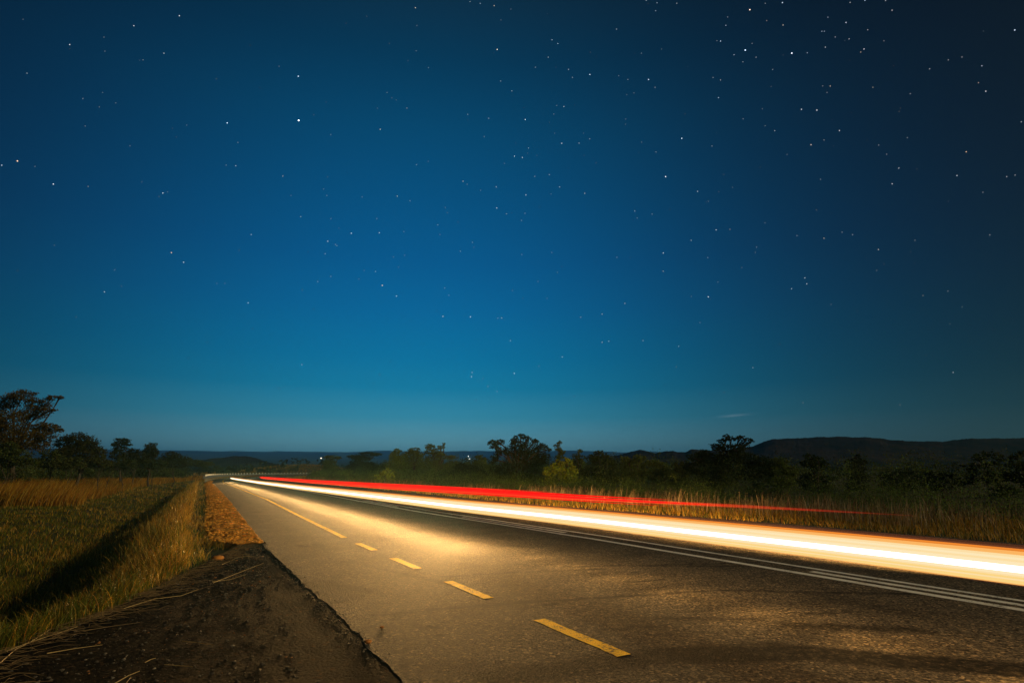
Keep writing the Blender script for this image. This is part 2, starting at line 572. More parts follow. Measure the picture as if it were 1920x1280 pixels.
def asphalt_material():
    m, t, b = mat('asphalt')
    uv = nd(t, 'ShaderNodeUVMap', uv_map='UVMap').outputs[0]
    tcn = nd(t, 'ShaderNodeTexCoord')
    ob = tcn.outputs['Object']
    mp = nd(t, 'ShaderNodeMapping')
    mp.inputs['Scale'].default_value = (2.2, .12, 1)
    lk(t, uv, mp.inputs[0])
    streak = noise(t, mp.outputs[0], 1.0, 5, .6)
    mid = noise(t, ob, 1.6, 6, .6)
    chip = nd(t, 'ShaderNodeTexVoronoi')
    chip.inputs['Scale'].default_value = 62
    lk(t, ob, chip.inputs['Vector'])
    fine = noise(t, ob, 55, 4, .75)
    c = ramp(t, mid, [(.3, (.085, .073, .058)), (.48, (.125, .108, .085)), (.7, (.165, .143, .112))])
    c = mixc(t, mth(t, 'MULTIPLY', ramp(t, streak, [(.35, (0, 0, 0)), (.7, (1, 1, 1))]), .45), c, (.080, .072, .062))
    sep = nd(t, 'ShaderNodeSeparateColor')
    lk(t, chip.outputs['Color'], sep.inputs[0])
    c = mixc(t, .85, c, ramp(t, sep.outputs[0], [(.0, (.055, .05, .042)), (.5, (.40, .40, .40)), (.88, (.62, .58, .50)), (1.0, (1.5, 1.3, 1.0))]), 'OVERLAY')
    c = mixc(t, .9, c, ramp(t, fine, [(.30, (.06, .06, .06)), (.45, (.62, .62, .62)), (.56, (1.05, 1.05, 1.05)), (.72, (2.3, 2.2, 2.0))]), 'MULTIPLY')
    c = mixc(t, .8, c, ramp(t, noise(t, ob, 15, 5, .75), [(.32, (.45, .45, .45)), (.5, (1, 1, 1)), (.7, (1.45, 1.42, 1.36))]), 'MULTIPLY')
    # pits, dark crumbs
    pit = ramp(t, noise(t, ob, 9, 3, .6), [(.70, (0, 0, 0)), (.76, (1, 1, 1))])
    c = mixc(t, mth(t, 'MULTIPLY', pit, .55), c, (.03, .027, .024))
    # warp, then cracks, tyre rubber and damp stains at their own places
    wn = nd(t, 'ShaderNodeTexNoise')
    wn.inputs['Scale'].default_value = 3.2
    wn.inputs['Detail'].default_value = 6
    wn.inputs['Roughness'].default_value = .7
    lk(t, uv, wn.inputs['Vector'])
    wv = nd(t, 'ShaderNodeVectorMath', operation='MULTIPLY_ADD')
    lk(t, wn.outputs['Color'], wv.inputs[0])
    wv.inputs[1].default_value = (.16, .16, 0)
    addv = nd(t, 'ShaderNodeVectorMath', operation='SUBTRACT')
    lk(t, uv, addv.inputs[0])
    addv.inputs[1].default_value = (.08, .08, 0)
    lk(t, addv.outputs[0], wv.inputs[2])
    wuv = wv.outputs[0]
    brk = ramp(t, noise(t, uv, 7, 5, .7), [(.36, (0, 0, 0)), (.58, (1, 1, 1))])
    brk2 = ramp(t, noise(t, uv, 16, 4, .7), [(.30, (.45, .45, .45)), (.55, (1, 1, 1))])
    cracks = [((700, 1152), (940, 1131)), ((940, 1131), (1350, 1106)), ((1350, 1106), (1720, 1113)), ((830, 1081), (960, 1073)), ((960, 1073), (1130, 1066)),
              ((1200, 1060), (1400, 1061)), ((457, 954), (500, 955)), ((1120, 1180), (1215, 1174)), ((690, 1060), (830, 1092))]
    tot = None
    cracks += [((1630, 1112), (1740, 1115)), ((1060, 1062), (1420, 1054)), ((560, 985), (640, 990)), ((980, 1140), (1060, 1128)), ((1500, 1150), (1600, 1146)), ((720, 1010), (860, 1004)), ((1180, 1090), (1240, 1086))]
    for i, (p, q) in enumerate(cracks):
        k = seg_mask(t, wuv, px2road(*p), px2road(*q), .018, .05)
        tot = k if tot is None else mth(t, 'MAXIMUM', tot, k)
    tot = mth(t, 'MULTIPLY', mth(t, 'MULTIPLY', tot, brk), .95)
    c = mixc(t, tot, c, (.020, .018, .016))
    st = None
    for p, q, hw, fe, k0 in [((930, 1270), (1250, 1226), .08, .14, .9), ((1250, 1226), (1500, 1222), .13, .08, 1.0), ((1500, 1222), (1940, 1258), .12, .08, 1.0), ((1340, 1212), (1460, 1206), .02, .10, .8),
                             ((590, 1095), (625, 1120), .20, .08, .75), ((640, 1098), (688, 1106), .07, .07, .7), ((1480, 1170), (1720, 1180), .03, .12, .7), ((1250, 1158), (1420, 1160), .01, .10, .6), ((1560, 1120), (1700, 1150), .06, .25, .45), ((1100, 1010), (1330, 1040), .05, .5, .35), ((780, 1250), (960, 1262), .05, .25, .5),
                             ((803, 1174), (812, 1176), .030, .03, 1.0), ((826, 1189), (828, 1190), .016, .02, 1.0), ((560, 1022), (572, 1024), .05, .04, .9), ((586, 1020), (592, 1021), .03, .04, .8),
                             ((503, 973), (508, 973), .06, .05, .7), ((1540, 1175), (1560, 1176), .05, .06, .7)]:
        k = mth(t, 'MULTIPLY', seg_mask(t, wuv, px2road(*p), px2road(*q), hw, fe), k0)
        st = k if st is None else mth(t, 'MAXIMUM', st, k)
    st = mth(t, 'MULTIPLY', st, brk2)
    c = mixc(t, st, c, (.010, .009, .008))
    lk(t, c, b.inputs['Base Color'])
    r = ramp(t, fine, [(.3, (1, 1, 1)), (.7, (.9, .9, .9))])
    lk(t, r, b.inputs['Roughness'])
    b.inputs['Specular IOR Level'].default_value = .04
    hgt = mth(t, 'ADD', mth(t, 'MULTIPLY', chip.outputs['Distance'], .6), fine)
    bump(t, b, hgt, .0055)
    return m


svals = np.concatenate([np.arange(-26, 0, .4), np.arange(0, 16, .07), np.arange(16, 30, .22), np.arange(30, 90, .8), np.arange(90, 300, 2.5)])
wl = W(svals, LE) + (fbm(svals * 1.3, svals * 0, 31, 3) - .5) * .045 + (fbm(svals * 9, svals * 0 + 5, 35, 3) - .5) * .05
wr = W(svals, RE) + (fbm(svals * 1.1, svals * 0 + 9, 33, 5) - .5) * .25
ncol = 15
cols = np.linspace(0, 1, ncol)
wg = wl[:, None] * (1 - cols) + wr[:, None] * cols
# skirts turned down at both edges
wg = np.c_[wl - .05, wg, wr + .05]
sg = np.repeat(svals[:, None], wg.shape[1], 1)
p2 = road_pt(sg, wg)
zg = np.zeros_like(wg)
zg[:, 0] = zg[:, -1] = -.06
zg[:, 1] = -.005
road = tag(new_mesh('road', np.concatenate([p2, zg[..., None]], -1).reshape(-1, 3), grid_faces(len(svals), wg.shape[1])[:, ::-1], mat=asphalt_material(), uv=np.stack([wg, sg], -1).reshape(-1, 2)),
           'old two-lane asphalt road with painted lines', kind='structure')


def paint_material(name, col, wear):
    m, t, b = mat(name)
    uv = nd(t, 'ShaderNodeUVMap', uv_map='UVMap').outputs[0]
    n1 = noise(t, uv, 34, 6, .75)
    n2 = noise(t, uv, 5, 4, .6)
    k = mth(t, 'ADD', mth(t, 'MULTIPLY', n1, .65), mth(t, 'MULTIPLY', n2, .35))
    worn = ramp(t, k, [(wear - .02, (1, 1, 1)), (wear + .04, (0, 0, 0))])
    c = mixc(t, worn, ramp(t, n2, [(.3, tuple(x * .8 for x in col)), (.7, col)]), (.09, .075, .05))
    lk(t, c, b.inputs['Base Color'])
    b.inputs['Roughness'].default_value = .9
    b.inputs['Specular IOR Level'].default_value = .10
    b.inputs['Specular Tint'].default_value = (*col, 1)
    ob = nd(t, 'ShaderNodeTexCoord').outputs['Object']
    chip = nd(t, 'ShaderNodeTexVoronoi')
    chip.inputs['Scale'].default_value = 85
    lk(t, ob, chip.inputs['Vector'])
    bump(t, b, mth(t, 'ADD', mth(t, 'MULTIPLY', chip.outputs['Distance'], .6), noise(t, ob, 55, 4, .75)), .005)
    return m


M_YELLOW = paint_material('yellow_paint', (.92, .56, .003), .43)
M_WHITE = paint_material('white_paint', (.85, .85, .80), .41)


def marking(name, s0, s1, wfun, half, mtl, z=.0022, step=.4, off=0.0):
    n = max(3, int((s1 - s0) / step) + 1)
    s = np.linspace(s0, s1, n)
    w = W(s, wfun) + off
    jit = (fbm(s * 14, s * 0, 50, 3) - .5) * .020
    ws = np.stack([w - half + jit, w + half + jit * .7], -1)
    sg = np.repeat(s[:, None], 2, 1)
    p = road_pt(sg, ws)
    return new_mesh(name, np.concatenate([p, np.full(p.shape[:-1] + (1,), z)], -1).reshape(-1, 3), grid_faces(n, 2)[:, ::-1], mat=mtl, parent=road, uv=np.stack([ws, sg], -1).reshape(-1, 2))


for a, b_ in [(3.02, 4.02), (4.87, 5.80), (6.70, 7.64), (8.52, 9.44), (1.15, 2.12), (-.7, .25)]:
    marking('yellow_dash', a, b_, YE, .052, M_YELLOW, step=.06)
marking('yellow_edge_line', 10.35, 290, YE, .05, M_YELLOW)
marking('white_centre_line', -25, 290, CE, .055, M_WHITE)
marking('white_centre_line', -25, 290, CE, .040, M_WHITE, off=.42)
marking('white_centre_dash', -4.0, 4.35, CE, .05, M_WHITE, off=.21, step=.1)
marking('white_centre_dash', 9.2, 13.6, CE, .05, M_WHITE, off=.21, step=.2)
marking('white_centre_dash', 18.5, 23, CE, .05, M_WHITE, off=.21, step=.3)


# ------------------------------------------------------------------ gravel lay-by and earth bank
def gravel_material(name, stops, scale, dist):
    m, t, b = mat(name)
    tcn = nd(t, 'ShaderNodeTexCoord')
    ob = tcn.outputs['Object']
    v = nd(t, 'ShaderNodeTexVoronoi')
    v.inputs['Scale'].default_value = scale
    lk(t, ob, v.inputs['Vector'])
    sp = nd(t, 'ShaderNodeSeparateColor')
    lk(t, v.outputs['Color'], sp.inputs[0])
    n1 = noise(t, ob, 1.3, 6, .62)
    n2 = noise(t, ob, 38, 5, .7)
    c = ramp(t, mth(t, 'ADD', mth(t, 'MULTIPLY', n1, .6), mth(t, 'MULTIPLY', n2, .4)), stops)
    c = mixc(t, .7, c, ramp(t, sp.outputs[0], [(0, (.35, .35, .35)), (.7, (.9, .9, .9)), (.93, (1.7, 1.6, 1.4)), (1, (4.0, 2.6, 1.4))]), 'MULTIPLY')
    lk(t, c, b.inputs['Base Color'])
    b.inputs['Roughness'].default_value = 1.0
    b.inputs['Specular IOR Level'].default_value = .01
    bump(t, b, mth(t, 'ADD', mth(t, 'MULTIPLY', v.outputs['Distance'], -.6), n2), dist)
    return m


M_GRAVEL = gravel_material('dark_gravel', [(.34, (.011, .008, .006)), (.5, (.018, .014, .010)), (.66, (.025, .020, .015)), (.78, (.040, .019, .008))], 46, .006)
M_EARTH = gravel_material('orange_earth', [(.32, (.42, .15, .014)), (.5, (.62, .25, .026)), (.7, (.78, .40, .07))], 16, .016)

sv = np.concatenate([np.arange(-8, 11.0, .16)])
nw = 40
lft = np.interp(sv, [-60, 5.0, 6.2, 8.6, 10.8], [-2.3, -.98, -.42, .36, 1.02]) + (fbm(sv * 1.6, sv * 0 + 3, 41, 4) - .5) * .30
rgt = W(sv, LE) + .14
lft = np.minimum(lft, rgt - .05)
cw = np.linspace(0, 1, nw)
wg2 = lft[:, None] * (1 - cw) + rgt[:, None] * cw
sg2 = np.repeat(sv[:, None], nw, 1)
pp = road_pt(sg2, wg2)
zz = -.026 + (fbm(pp[..., 0] * 1.2, pp[..., 1] * 1.2, 43, 4) - .5) * .03 + (fbm(pp[..., 0] * 9, pp[..., 1] * 9, 45, 3) - .5) * .016
zz[:, 0] = -.14
zz[:, 1:3] -= .015
edge_w = np.clip((np.arange(nw) - 22) / 14.0, 0, 1)[None] ** 1.5
zz = zz * (1 - edge_w) + (-.0085 + (zz + .03) * .10) * edge_w
zz = np.minimum(zz, -.0065)
tag(new_mesh('gravel_shoulder', np.concatenate([pp, zz[..., None]], -1).reshape(-1, 3), grid_faces(len(sv), nw)[:, ::-1], mat=M_GRAVEL, smooth=True), 'dark stony lay-by beside the asphalt', kind='structure')


def bank_w(s):
    return W(s, [(10.0, .95), (11.0, .45), (14, .42), (25, .75), (75, 1.7), (80, 1.8)])


sb = np.concatenate([np.arange(10.2, 30, .10), np.arange(30, 80, .35)])
nb = 26
rb = W(sb, LE) + .06
lb = np.minimum(bank_w(sb) + (fbm(sb * 2, sb * 0 + 5, 61, 4) - .5) * .3, rb - .03)
cb = np.linspace(0, 1, nb)
wb = lb[:, None] * (1 - cb) + rb[:, None] * cb
sb2 = np.repeat(sb[:, None], nb, 1)
pb = road_pt(sb2, wb)
zb = .002 + (.034 * sst(10.3, 12.5, sb2) * np.sin(math.pi * np.clip(cb, 0, 1)) ** .8) + (fbm(pb[..., 0] * 2.2, pb[..., 1] * 2.2, 63, 3) - .5) * .05 + (fbm(pb[..., 0] * 8, pb[..., 1] * 8, 65, 4) - .5) * .07
zb[:, 0] = -.12
zb[:, 1] -= .05
zb[:, 2] -= .025
zb[:, -1] = -.02
tag(new_mesh('earth_bank', np.concatenate([pb, zb[..., None]], -1).reshape(-1, 3), grid_faces(len(sb), nb)[:, ::-1], mat=M_EARTH, smooth=True), 'crumbly orange earth edge beside the asphalt', kind='structure')


# ------------------------------------------------------------------ small stones
ICO_V = None


def rock_verts(n, seed):
    """Unit rocks: a squashed icosahedron with every vertex moved."""
    ph = (1 + 5 ** .5) / 2
    v = np.array([(-1, ph, 0), (1, ph, 0), (-1, -ph, 0), (1, -ph, 0), (0, -1, ph), (0, 1, ph), (0, -1, -ph), (0, 1, -ph), (ph, 0, -1), (ph, 0, 1), (-ph, 0, -1), (-ph, 0, 1)], float)
    v /= np.linalg.norm(v[0])
    f = np.array([(0, 11, 5), (0, 5, 1), (0, 1, 7), (0, 7, 10), (0, 10, 11), (1, 5, 9), (5, 11, 4), (11, 10, 2), (10, 7, 6), (7, 1, 8), (3, 9, 4), (3, 4, 2), (3, 2, 6), (3, 6, 8), (3, 8, 9), (4, 9, 5), (2, 4, 11), (6, 2, 10), (8, 6, 7), (9, 8, 1)])
    r = np.random.default_rng(seed)
    V = v[None] * (1 + r.uniform(-.28, .28, (n, 12, 1)))
    V *= np.stack([r.uniform(.8, 1.3, n), r.uniform(.6, 1, n), r.uniform(.4, .7, n)], -1)[:, None]
    a = r.uniform(0, 6.28, n)
    ca, sa = np.cos(a)[:, None], np.sin(a)[:, None]
    V = np.stack([V[..., 0] * ca - V[..., 1] * sa, V[..., 0] * sa + V[..., 1] * ca, V[..., 2]], -1)
    return V, f


def scatter_rocks(name, pos, size, cols, label):
    n = len(pos)
    V, f = rock_verts(n, 5)
    V = V * size[:, None, None] + pos[:, None]
    Fc = (f[None] + np.arange(n)[:, None, None] * 12).reshape(-1, 3)
    m = bpy.data.materials.get('pebble') or attr_leaf('pebble', 0.0, .9)
    return tag(new_mesh(name, V.reshape(-1, 3), Fc, mat=m, attrs={'tint': np.repeat(cols, 12, 0)}), label, kind='stuff')


n = 7000
s_ = rng.uniform(.6, 10.6, n)
lf = np.interp(s_, [-60, 5.0, 6.2, 8.6, 10.8], [-2.3, -.9, -.35, .42, 1.0])
w_ = lf + (1.12 - lf) * rng.uniform(0, 1, n) ** .7
p_ = road_pt(s_, w_)
sz = .003 + .012 * rng.uniform(0, 1, n) ** 5
pal = np.array([(.075, .063, .05), (.05, .04, .032), (.11, .095, .08), (.22, .09, .025), (.24, .20, .15)])
cc = pal[rng.choice(5, n, p=[.38, .36, .16, .06, .04])] * rng.uniform(.7, 1.2, (n, 1))
scatter_rocks('gravel', np.c_[p_, np.full(n, -.022)], sz, cc, 'loose stones on the dark lay-by')
n = 3200
s_ = 10.3 + 50 * rng.uniform(0, 1, n) ** 2.2
w_ = bank_w(s_) + (W(s_, LE) - bank_w(s_)) * rng.uniform(0, 1, n)
p_ = road_pt(s_, w_)
cc = np.array([(.68, .29, .035)]) * rng.uniform(.6, 1.35, (n, 1)) * np.array([1, 1, 1])
kb = (w_ - bank_w(s_)) / (W(s_, LE) - bank_w(s_))
scatter_rocks('earth_clods', np.c_[p_, .002 + .032 * sst(10.3, 12.5, s_) * np.sin(math.pi * np.clip(kb, 0, 1))], (.010 + .032 * rng.uniform(0, 1, n) ** 2), cc, 'orange earth clods along the road edge')


n = 700
s_ = rng.uniform(1.5, 10.6, n)
w_ = W(s_, LE) + rng.normal(-.02, .05, n)
p_ = road_pt(s_, w_)
cc = np.array([.13, .105, .08]) * rng.uniform(.5, 1.6, (n, 1))
scatter_rocks('gravel', np.c_[p_, np.full(n, -.006)], .003 + .008 * rng.uniform(0, 1, n) ** 3, cc, 'broken asphalt crumbs along the road edge')


def stone(px, py, size, col, label, stretch=(1, 1, 1), zg=-.03, rough=3):
    g = gpt(px, py, zg)
    import bmesh
    bm = bmesh.new()
    bmesh.ops.create_icosphere(bm, subdivisions=rough, radius=1.0)
    for v in bm.verts:
        c = np.array(v.co)
        k = 1 + .30 * (fbm(np.array([c[0] * 1.3 + 5]), np.array([c[1] * 1.3 + c[2] * 1.1]), 71)[0] - .5) + .12 * (fbm(np.array([c[0] * 5]), np.array([c[1] * 5 + c[2] * 4]), 73)[0] - .5)
        v.co = Vector(c * k * np.array(stretch) * size)
    me = bpy.data.meshes.new('stone')
    bm.to_mesh(me)
    bm.free()
    me.polygons.foreach_set('use_smooth', np.ones(len(me.polygons), bool))
    me.materials.append(simple('stone_face', col, .85, .35, 18, .006))
    o = bpy.data.objects.new('stone', me)
    o.location = (g[0], g[1], zg + size * stretch[2] * .55)
    COL.objects.link(o)
    return tag(o, label, 'stone')


stone(408, 1050, .075, (.52, .20, .035), 'large orange stone at the edge of the dry grass on the lay-by', (1.05, .7, .55))
stone(492, 1045, .022, (.40, .25, .17), 'small pinkish stone near the asphalt, right of the large orange stone', (1, .8, .7))
stone(404, 966, .05, (.62, .55, .45), 'pale stone on the grassy top of the orange earth bank', (1, .8, .7), -.02)
stone(690, 1204, .022, (.45, .17, .04), 'small orange stone lying against the broken asphalt edge', (1.2, .8, .6), .0)
stone(716, 1176, .014, (.45, .16, .035), 'little orange pebble on the asphalt left of a black spot', (1.2, .8, .6), .0)


# ------------------------------------------------------------------ grass
def blades(pos, hgt, wid, lean_dir, lean, tint, segs=3):
    """segs-quad blades, one array; pos n x 3; lean_dir angle; lean fraction of the height."""
    n = len(pos)
    ang = rng.uniform(0, math.pi, n)
    side = np.stack([np.cos(ang), np.sin(ang), np.zeros(n)], -1)
    ld = np.stack([np.cos(lean_dir), np.sin(lean_dir), np.zeros(n)], -1)
    ks = np.linspace(0, 1, segs + 1)
    V = []
    for k in ks[:-1]:
        c = pos + np.array([0, 0, 1.0]) * (hgt * k * (1 - .25 * k * lean))[:, None] + ld * (hgt * lean * k * k)[:, None]
        wk = wid * (1 - .75 * k)
        V += [c - side * wk[:, None] / 2, c + side * wk[:, None] / 2]
    tip = pos + np.array([0, 0, 1.0]) * (hgt * (1 - .25 * lean))[:, None] + ld * (hgt * lean)[:, None]
    V.append(tip)
    nvp = 2 * segs + 1
    V = np.stack(V, 1)
    loops, starts, tot = [], [], 0
    tmpl = []
    for k in range(segs - 1):
        tmpl.append([2 * k, 2 * k + 1, 2 * k + 3, 2 * k + 2])
    tmpl.append([2 * segs - 2, 2 * segs - 1, 2 * segs])
    flat = np.concatenate([np.array(x) for x in tmpl])
    lens = np.array([len(x) for x in tmpl])
    loops = (flat[None] + (np.arange(n) * nvp)[:, None]).ravel()
    per = len(flat)
    st = np.concatenate([[0], np.cumsum(lens)[:-1]])
    starts = (st[None] + (np.arange(n) * per)[:, None]).ravel()
    T = np.repeat(tint, nvp, 0).reshape(n, nvp, 3)
    return V.reshape(-1, 3), loops, starts, T.reshape(-1, 3)


def grass_object(name, pos, hgt, wid, lean_dir, lean, tint, label, segs=3):
    v, l, s, t = blades(pos, hgt, wid, lean_dir, lean, tint, segs)
    return tag(new_mesh(name, v, loops=l, starts=s, mat=M_GRASS, attrs={'tint': t}), label, kind='stuff')


def sample(n, r0, r1, az0, az1, power=1.0):
    """Points thinning with distance: density falls as r^-(1+power)... towards the horizon."""
    u = rng.uniform(0, 1, n)
    if abs(power) < 1e-6:
        r = r0 + (r1 - r0) * u
    else:
        r = (r0 ** power + (r1 ** power - r0 ** power) * u) ** (1 / power)
    a = np.radians(rng.uniform(az0, az1, n))
    x, y = r * np.sin(a), r * np.cos(a)
    s, w = road_inv(np.stack([x, y], -1))
    return x, y, s, w, r


def tint_mix(n, cols, probs, var=.25):
    c = np.array(cols)[rng.choice(len(cols), n, p=probs)]
    return c * rng.uniform(1 - var, 1 + var, (n, 1)) * rng.uniform(.92, 1.08, (n, 3))


GREEN, OLIVE, STRAW, RUST, GOLD = (.085, .100, .006), (.135, .108, .008), (.44, .28, .050), (.28, .115, .010), (.42, .22, .018)

# short grass of the meadow and the ditch
x, y, s, w, r = sample(330000, 2.8, 130, -62, -17, .3)
top = W(s, TOP)
tall_zone = (w < -5.4 + (fbm(x * .2, y * .2, 80) - .5) * 1.6) & (y > 30 + (fbm(x * .25, y * 0, 81) - .5) * 3)
k = (w < top + .05) & ~tall_zone & ~((s < 10) & (w > top - .05))
x, y, s, w, r = (q[k] for q in (x, y, s, w, r))
n = len(x)
q = W(s, TOP) - w
patch = fbm(x * .45, y * .45, 83)
dry = np.clip((patch - .42) * 4, 0, 1)
near_edge = (1 - sst(.2, 1.4, q)) * sst(6.2, 8.5, s)
pr = rng.uniform(0, 1, n)
ti = np.where((pr < .15 + .42 * dry + .5 * near_edge * .9)[:, None], tint_mix(n, [STRAW, GOLD, RUST], [.42, .38, .20]), tint_mix(n, [GREEN, OLIVE], [.55, .45]))
hg = (.05 + .09 * rng.uniform(0, 1, n) ** 1.5) * (1 + 1.3 * fbm(x * 1.1, y * 1.1, 85) * (1 - .5 * sst(3, 6, q)))
hg *= 1 + .9 * near_edge * rng.uniform(0, 1, n)
grass_object('meadow_grass', np.c_[x, y, ground_z(x, y) - .01], hg, .0035 + .0007 * r, rng.uniform(0, 6.28, n), rng.uniform(.1, .8, n), ti, 'short green and dry grass in the ditch and meadow')

# yellow grass fringe between the ditch and the earth bank / lay-by
x, y, s, w, r = sample(150000, 3.2, 90, -56, -20, .1)
top = W(s, TOP)
lim = np.where(s < 10.4, W(s, TOP) + .16 + .25 * (fbm(s * 2, s * 0, 87) - .3), bank_w(s) + .45 * (fbm(s * 2.2, w * 2.2, 88) - .15))
k = (w > top - .55 - .5 * fbm(s * .9, s * 0 + 4, 89)) & (w < lim - .22 * (1 - sst(5.5, 8, s))) & (s > 4.2) & (rng.uniform(0, 1, len(s)) < .12 + .88 * sst(5.8, 8.2, s))
x, y, s, w, r = (q[k] for q in (x, y, s, w, r))
n = len(x)
gp = fbm(x * 1.3, y * 1.3, 90)
pr = rng.uniform(0, 1, n)
ti = np.where((pr < np.clip((gp - .40) * 4, .08, .75))[:, None], tint_mix(n, [(.075, .12, .016), OLIVE], [.6, .4]), tint_mix(n, [STRAW, GOLD, (.36, .24, .07)], [.4, .35, .25]))
tuft = np.clip((fbm(x * 2.4, y * 2.4, 91) - .35) * 3, 0, 1)
hg = .03 + (.07 + .17 * tuft) * rng.uniform(.3, 1, n) * np.clip((r - 5.0) / 4.2, .16, 1)
grass_object('verge_grass', np.c_[x, y, np.maximum(ground_z(x, y), -.16) - .01], hg, .0035 + .0006 * r, rng.uniform(0, 6.28, n), rng.uniform(.1, .9, n), ti, 'yellow green grass fringe along the lay-by and earth bank')

# tall rusty grass on the left, in front of the trees
x, y, s, w, r = sample(210000, 28, 210, -58, -17, .3)
k = (w < -5.0 + (fbm(x * .2, y * .2, 80) - .5) * 1.6) & (y > 29.5 + (fbm(x * .25, y * 0, 81) - .5) * 3) & (w > -34)
x, y, s, w, r = (q[k] for q in (x, y, s, w, r))
n = len(x)
hv = .55 + .85 * fbm(x * .16, y * .16, 95, 3) + .25 * (fbm(x * 1.1, y * 1.1, 96) - .5)
hv *= sst(-4.0, -7.5, w) * .45 + .55
hg = hv * rng.uniform(.55, 1.15, n) * np.clip(1.25 - (y - 30) / 160, .6, 1.25)
ti = tint_mix(n, [RUST, GOLD, STRAW, OLIVE], [.46, .28, .14, .12], .3)
grass_object('tall_grass', np.c_[x, y, ground_z(x, y) - .02], hg, .010 + .00055 * r, rng.normal(.1, .5, n), rng.uniform(.12, .5, n), ti, 'tall rust brown grass in front of the left trees')

# right verge: low golden grass then taller seeding grass
x, y, s, w, r = sample(260000, 6, 190, -32, 58, .2)
re = W(s, RE)
k = (w > re + .12 + .25 * fbm(s * 1.2, s * 0 + 2, 97)) & (w < re + 10)
x, y, s, w, r = (q[k] for q in (x, y, s, w, r))
n = len(x)
q = w - W(s, RE)
tall = sst(1.0, 3.2, q + (fbm(x * .8, y * .8, 98) - .5) * 1.6)
hg = (.06 + .13 * rng.uniform(0, 1, n)) * (1 - tall) + tall * (.15 + .26 * rng.uniform(0, 1, n) ** 1.3 + .18 * (fbm(x * .6, y * .6, 99) - .4))
hg = np.maximum(hg, .05)
ti = tint_mix(n, [GOLD, STRAW, RUST, OLIVE, GREEN], [.34, .20, .10, .24, .12], .3)
grass_object('verge_grass', np.c_[x, y, ground_z(x, y) - .01], hg, .0045 + .0006 * r, rng.uniform(0, 6.28, n), rng.uniform(.1, .6, n), ti, 'golden brown grass along the right road edge')

# seed heads standing above it
x, y, s, w, r = sample(42000, 8, 90, -20, 56, .2)
q = w - W(s, RE)
k = (q > 1.8) & (q < 7) & (fbm(x * .5, y * .5, 101) > .46)
x, y, s, w, r = (a[k] for a in (x, y, s, w, r))
n = len(x)
hg = .40 + .40 * rng.uniform(0, 1, n)
ti = tint_mix(n, [(.22, .15, .07), (.28, .20, .11), (.15, .09, .05)], [.4, .3, .3])
grass_object('seeding_grass', np.c_[x, y, ground_z(x, y)], hg, .006 + .0009 * r, rng.normal(0, 1.2, n), rng.uniform(.05, .35, n), ti, 'pale seeding grass stems in front of the right bushes', 3)


# ------------------------------------------------------------------ trees and shrubs
def leaf_quads(cen, size, tint):
    n = len(cen)
    a = rng.normal(size=(n, 3))
    a /= np.linalg.norm(a, axis=1)[:, None]
    b = rng.normal(size=(n, 3))
    b -= a * (a * b).sum(1)[:, None]
    b /= np.linalg.norm(b, axis=1)[:, None]
    L, Wd = size[:, None], size[:, None] * .52
    V = np.stack([cen - a * L * .5, cen + b * Wd * .5 + a * L * .05, cen + a * L * .5, cen - b * Wd * .5 + a * L * .05], 1)
    Fc = np.arange(n * 4).reshape(n, 4)
    return V.reshape(-1, 3), Fc, np.repeat(tint, 4, 0)


def crown_points(clumps3, scale_n=1.0, min_n=60):
    """clumps3: list of (centre, rx, ry, rz, n). Leaves gather on twigs so the outline is ragged."""
    out, shade = [], []
    for c, rx, ry, rz, n in clumps3:
        n = max(min_n, int(n * scale_n))
        tw = max(6, n // 11)
        d = rng.normal(size=(tw, 3))
        d /= np.linalg.norm(d, axis=1)[:, None]
        rad = rng.uniform(.25, 1.0, tw) ** .55 * rng.choice([1, 1, 1, .92], tw)
        tc_ = d * rad[:, None]
        idx = rng.integers(0, tw, n)
        sp = np.clip(rng.normal(size=(n, 3)) * .14, -.22, .22)
        p = tc_[idx] + sp
        out.append(np.asarray(c) + p * np.array([rx, ry, rz]))
        shade.append(np.repeat(rng.uniform(.7, 1.3, tw)[idx][:, None], 1, 1))
    return np.concatenate(out), np.concatenate(shade)


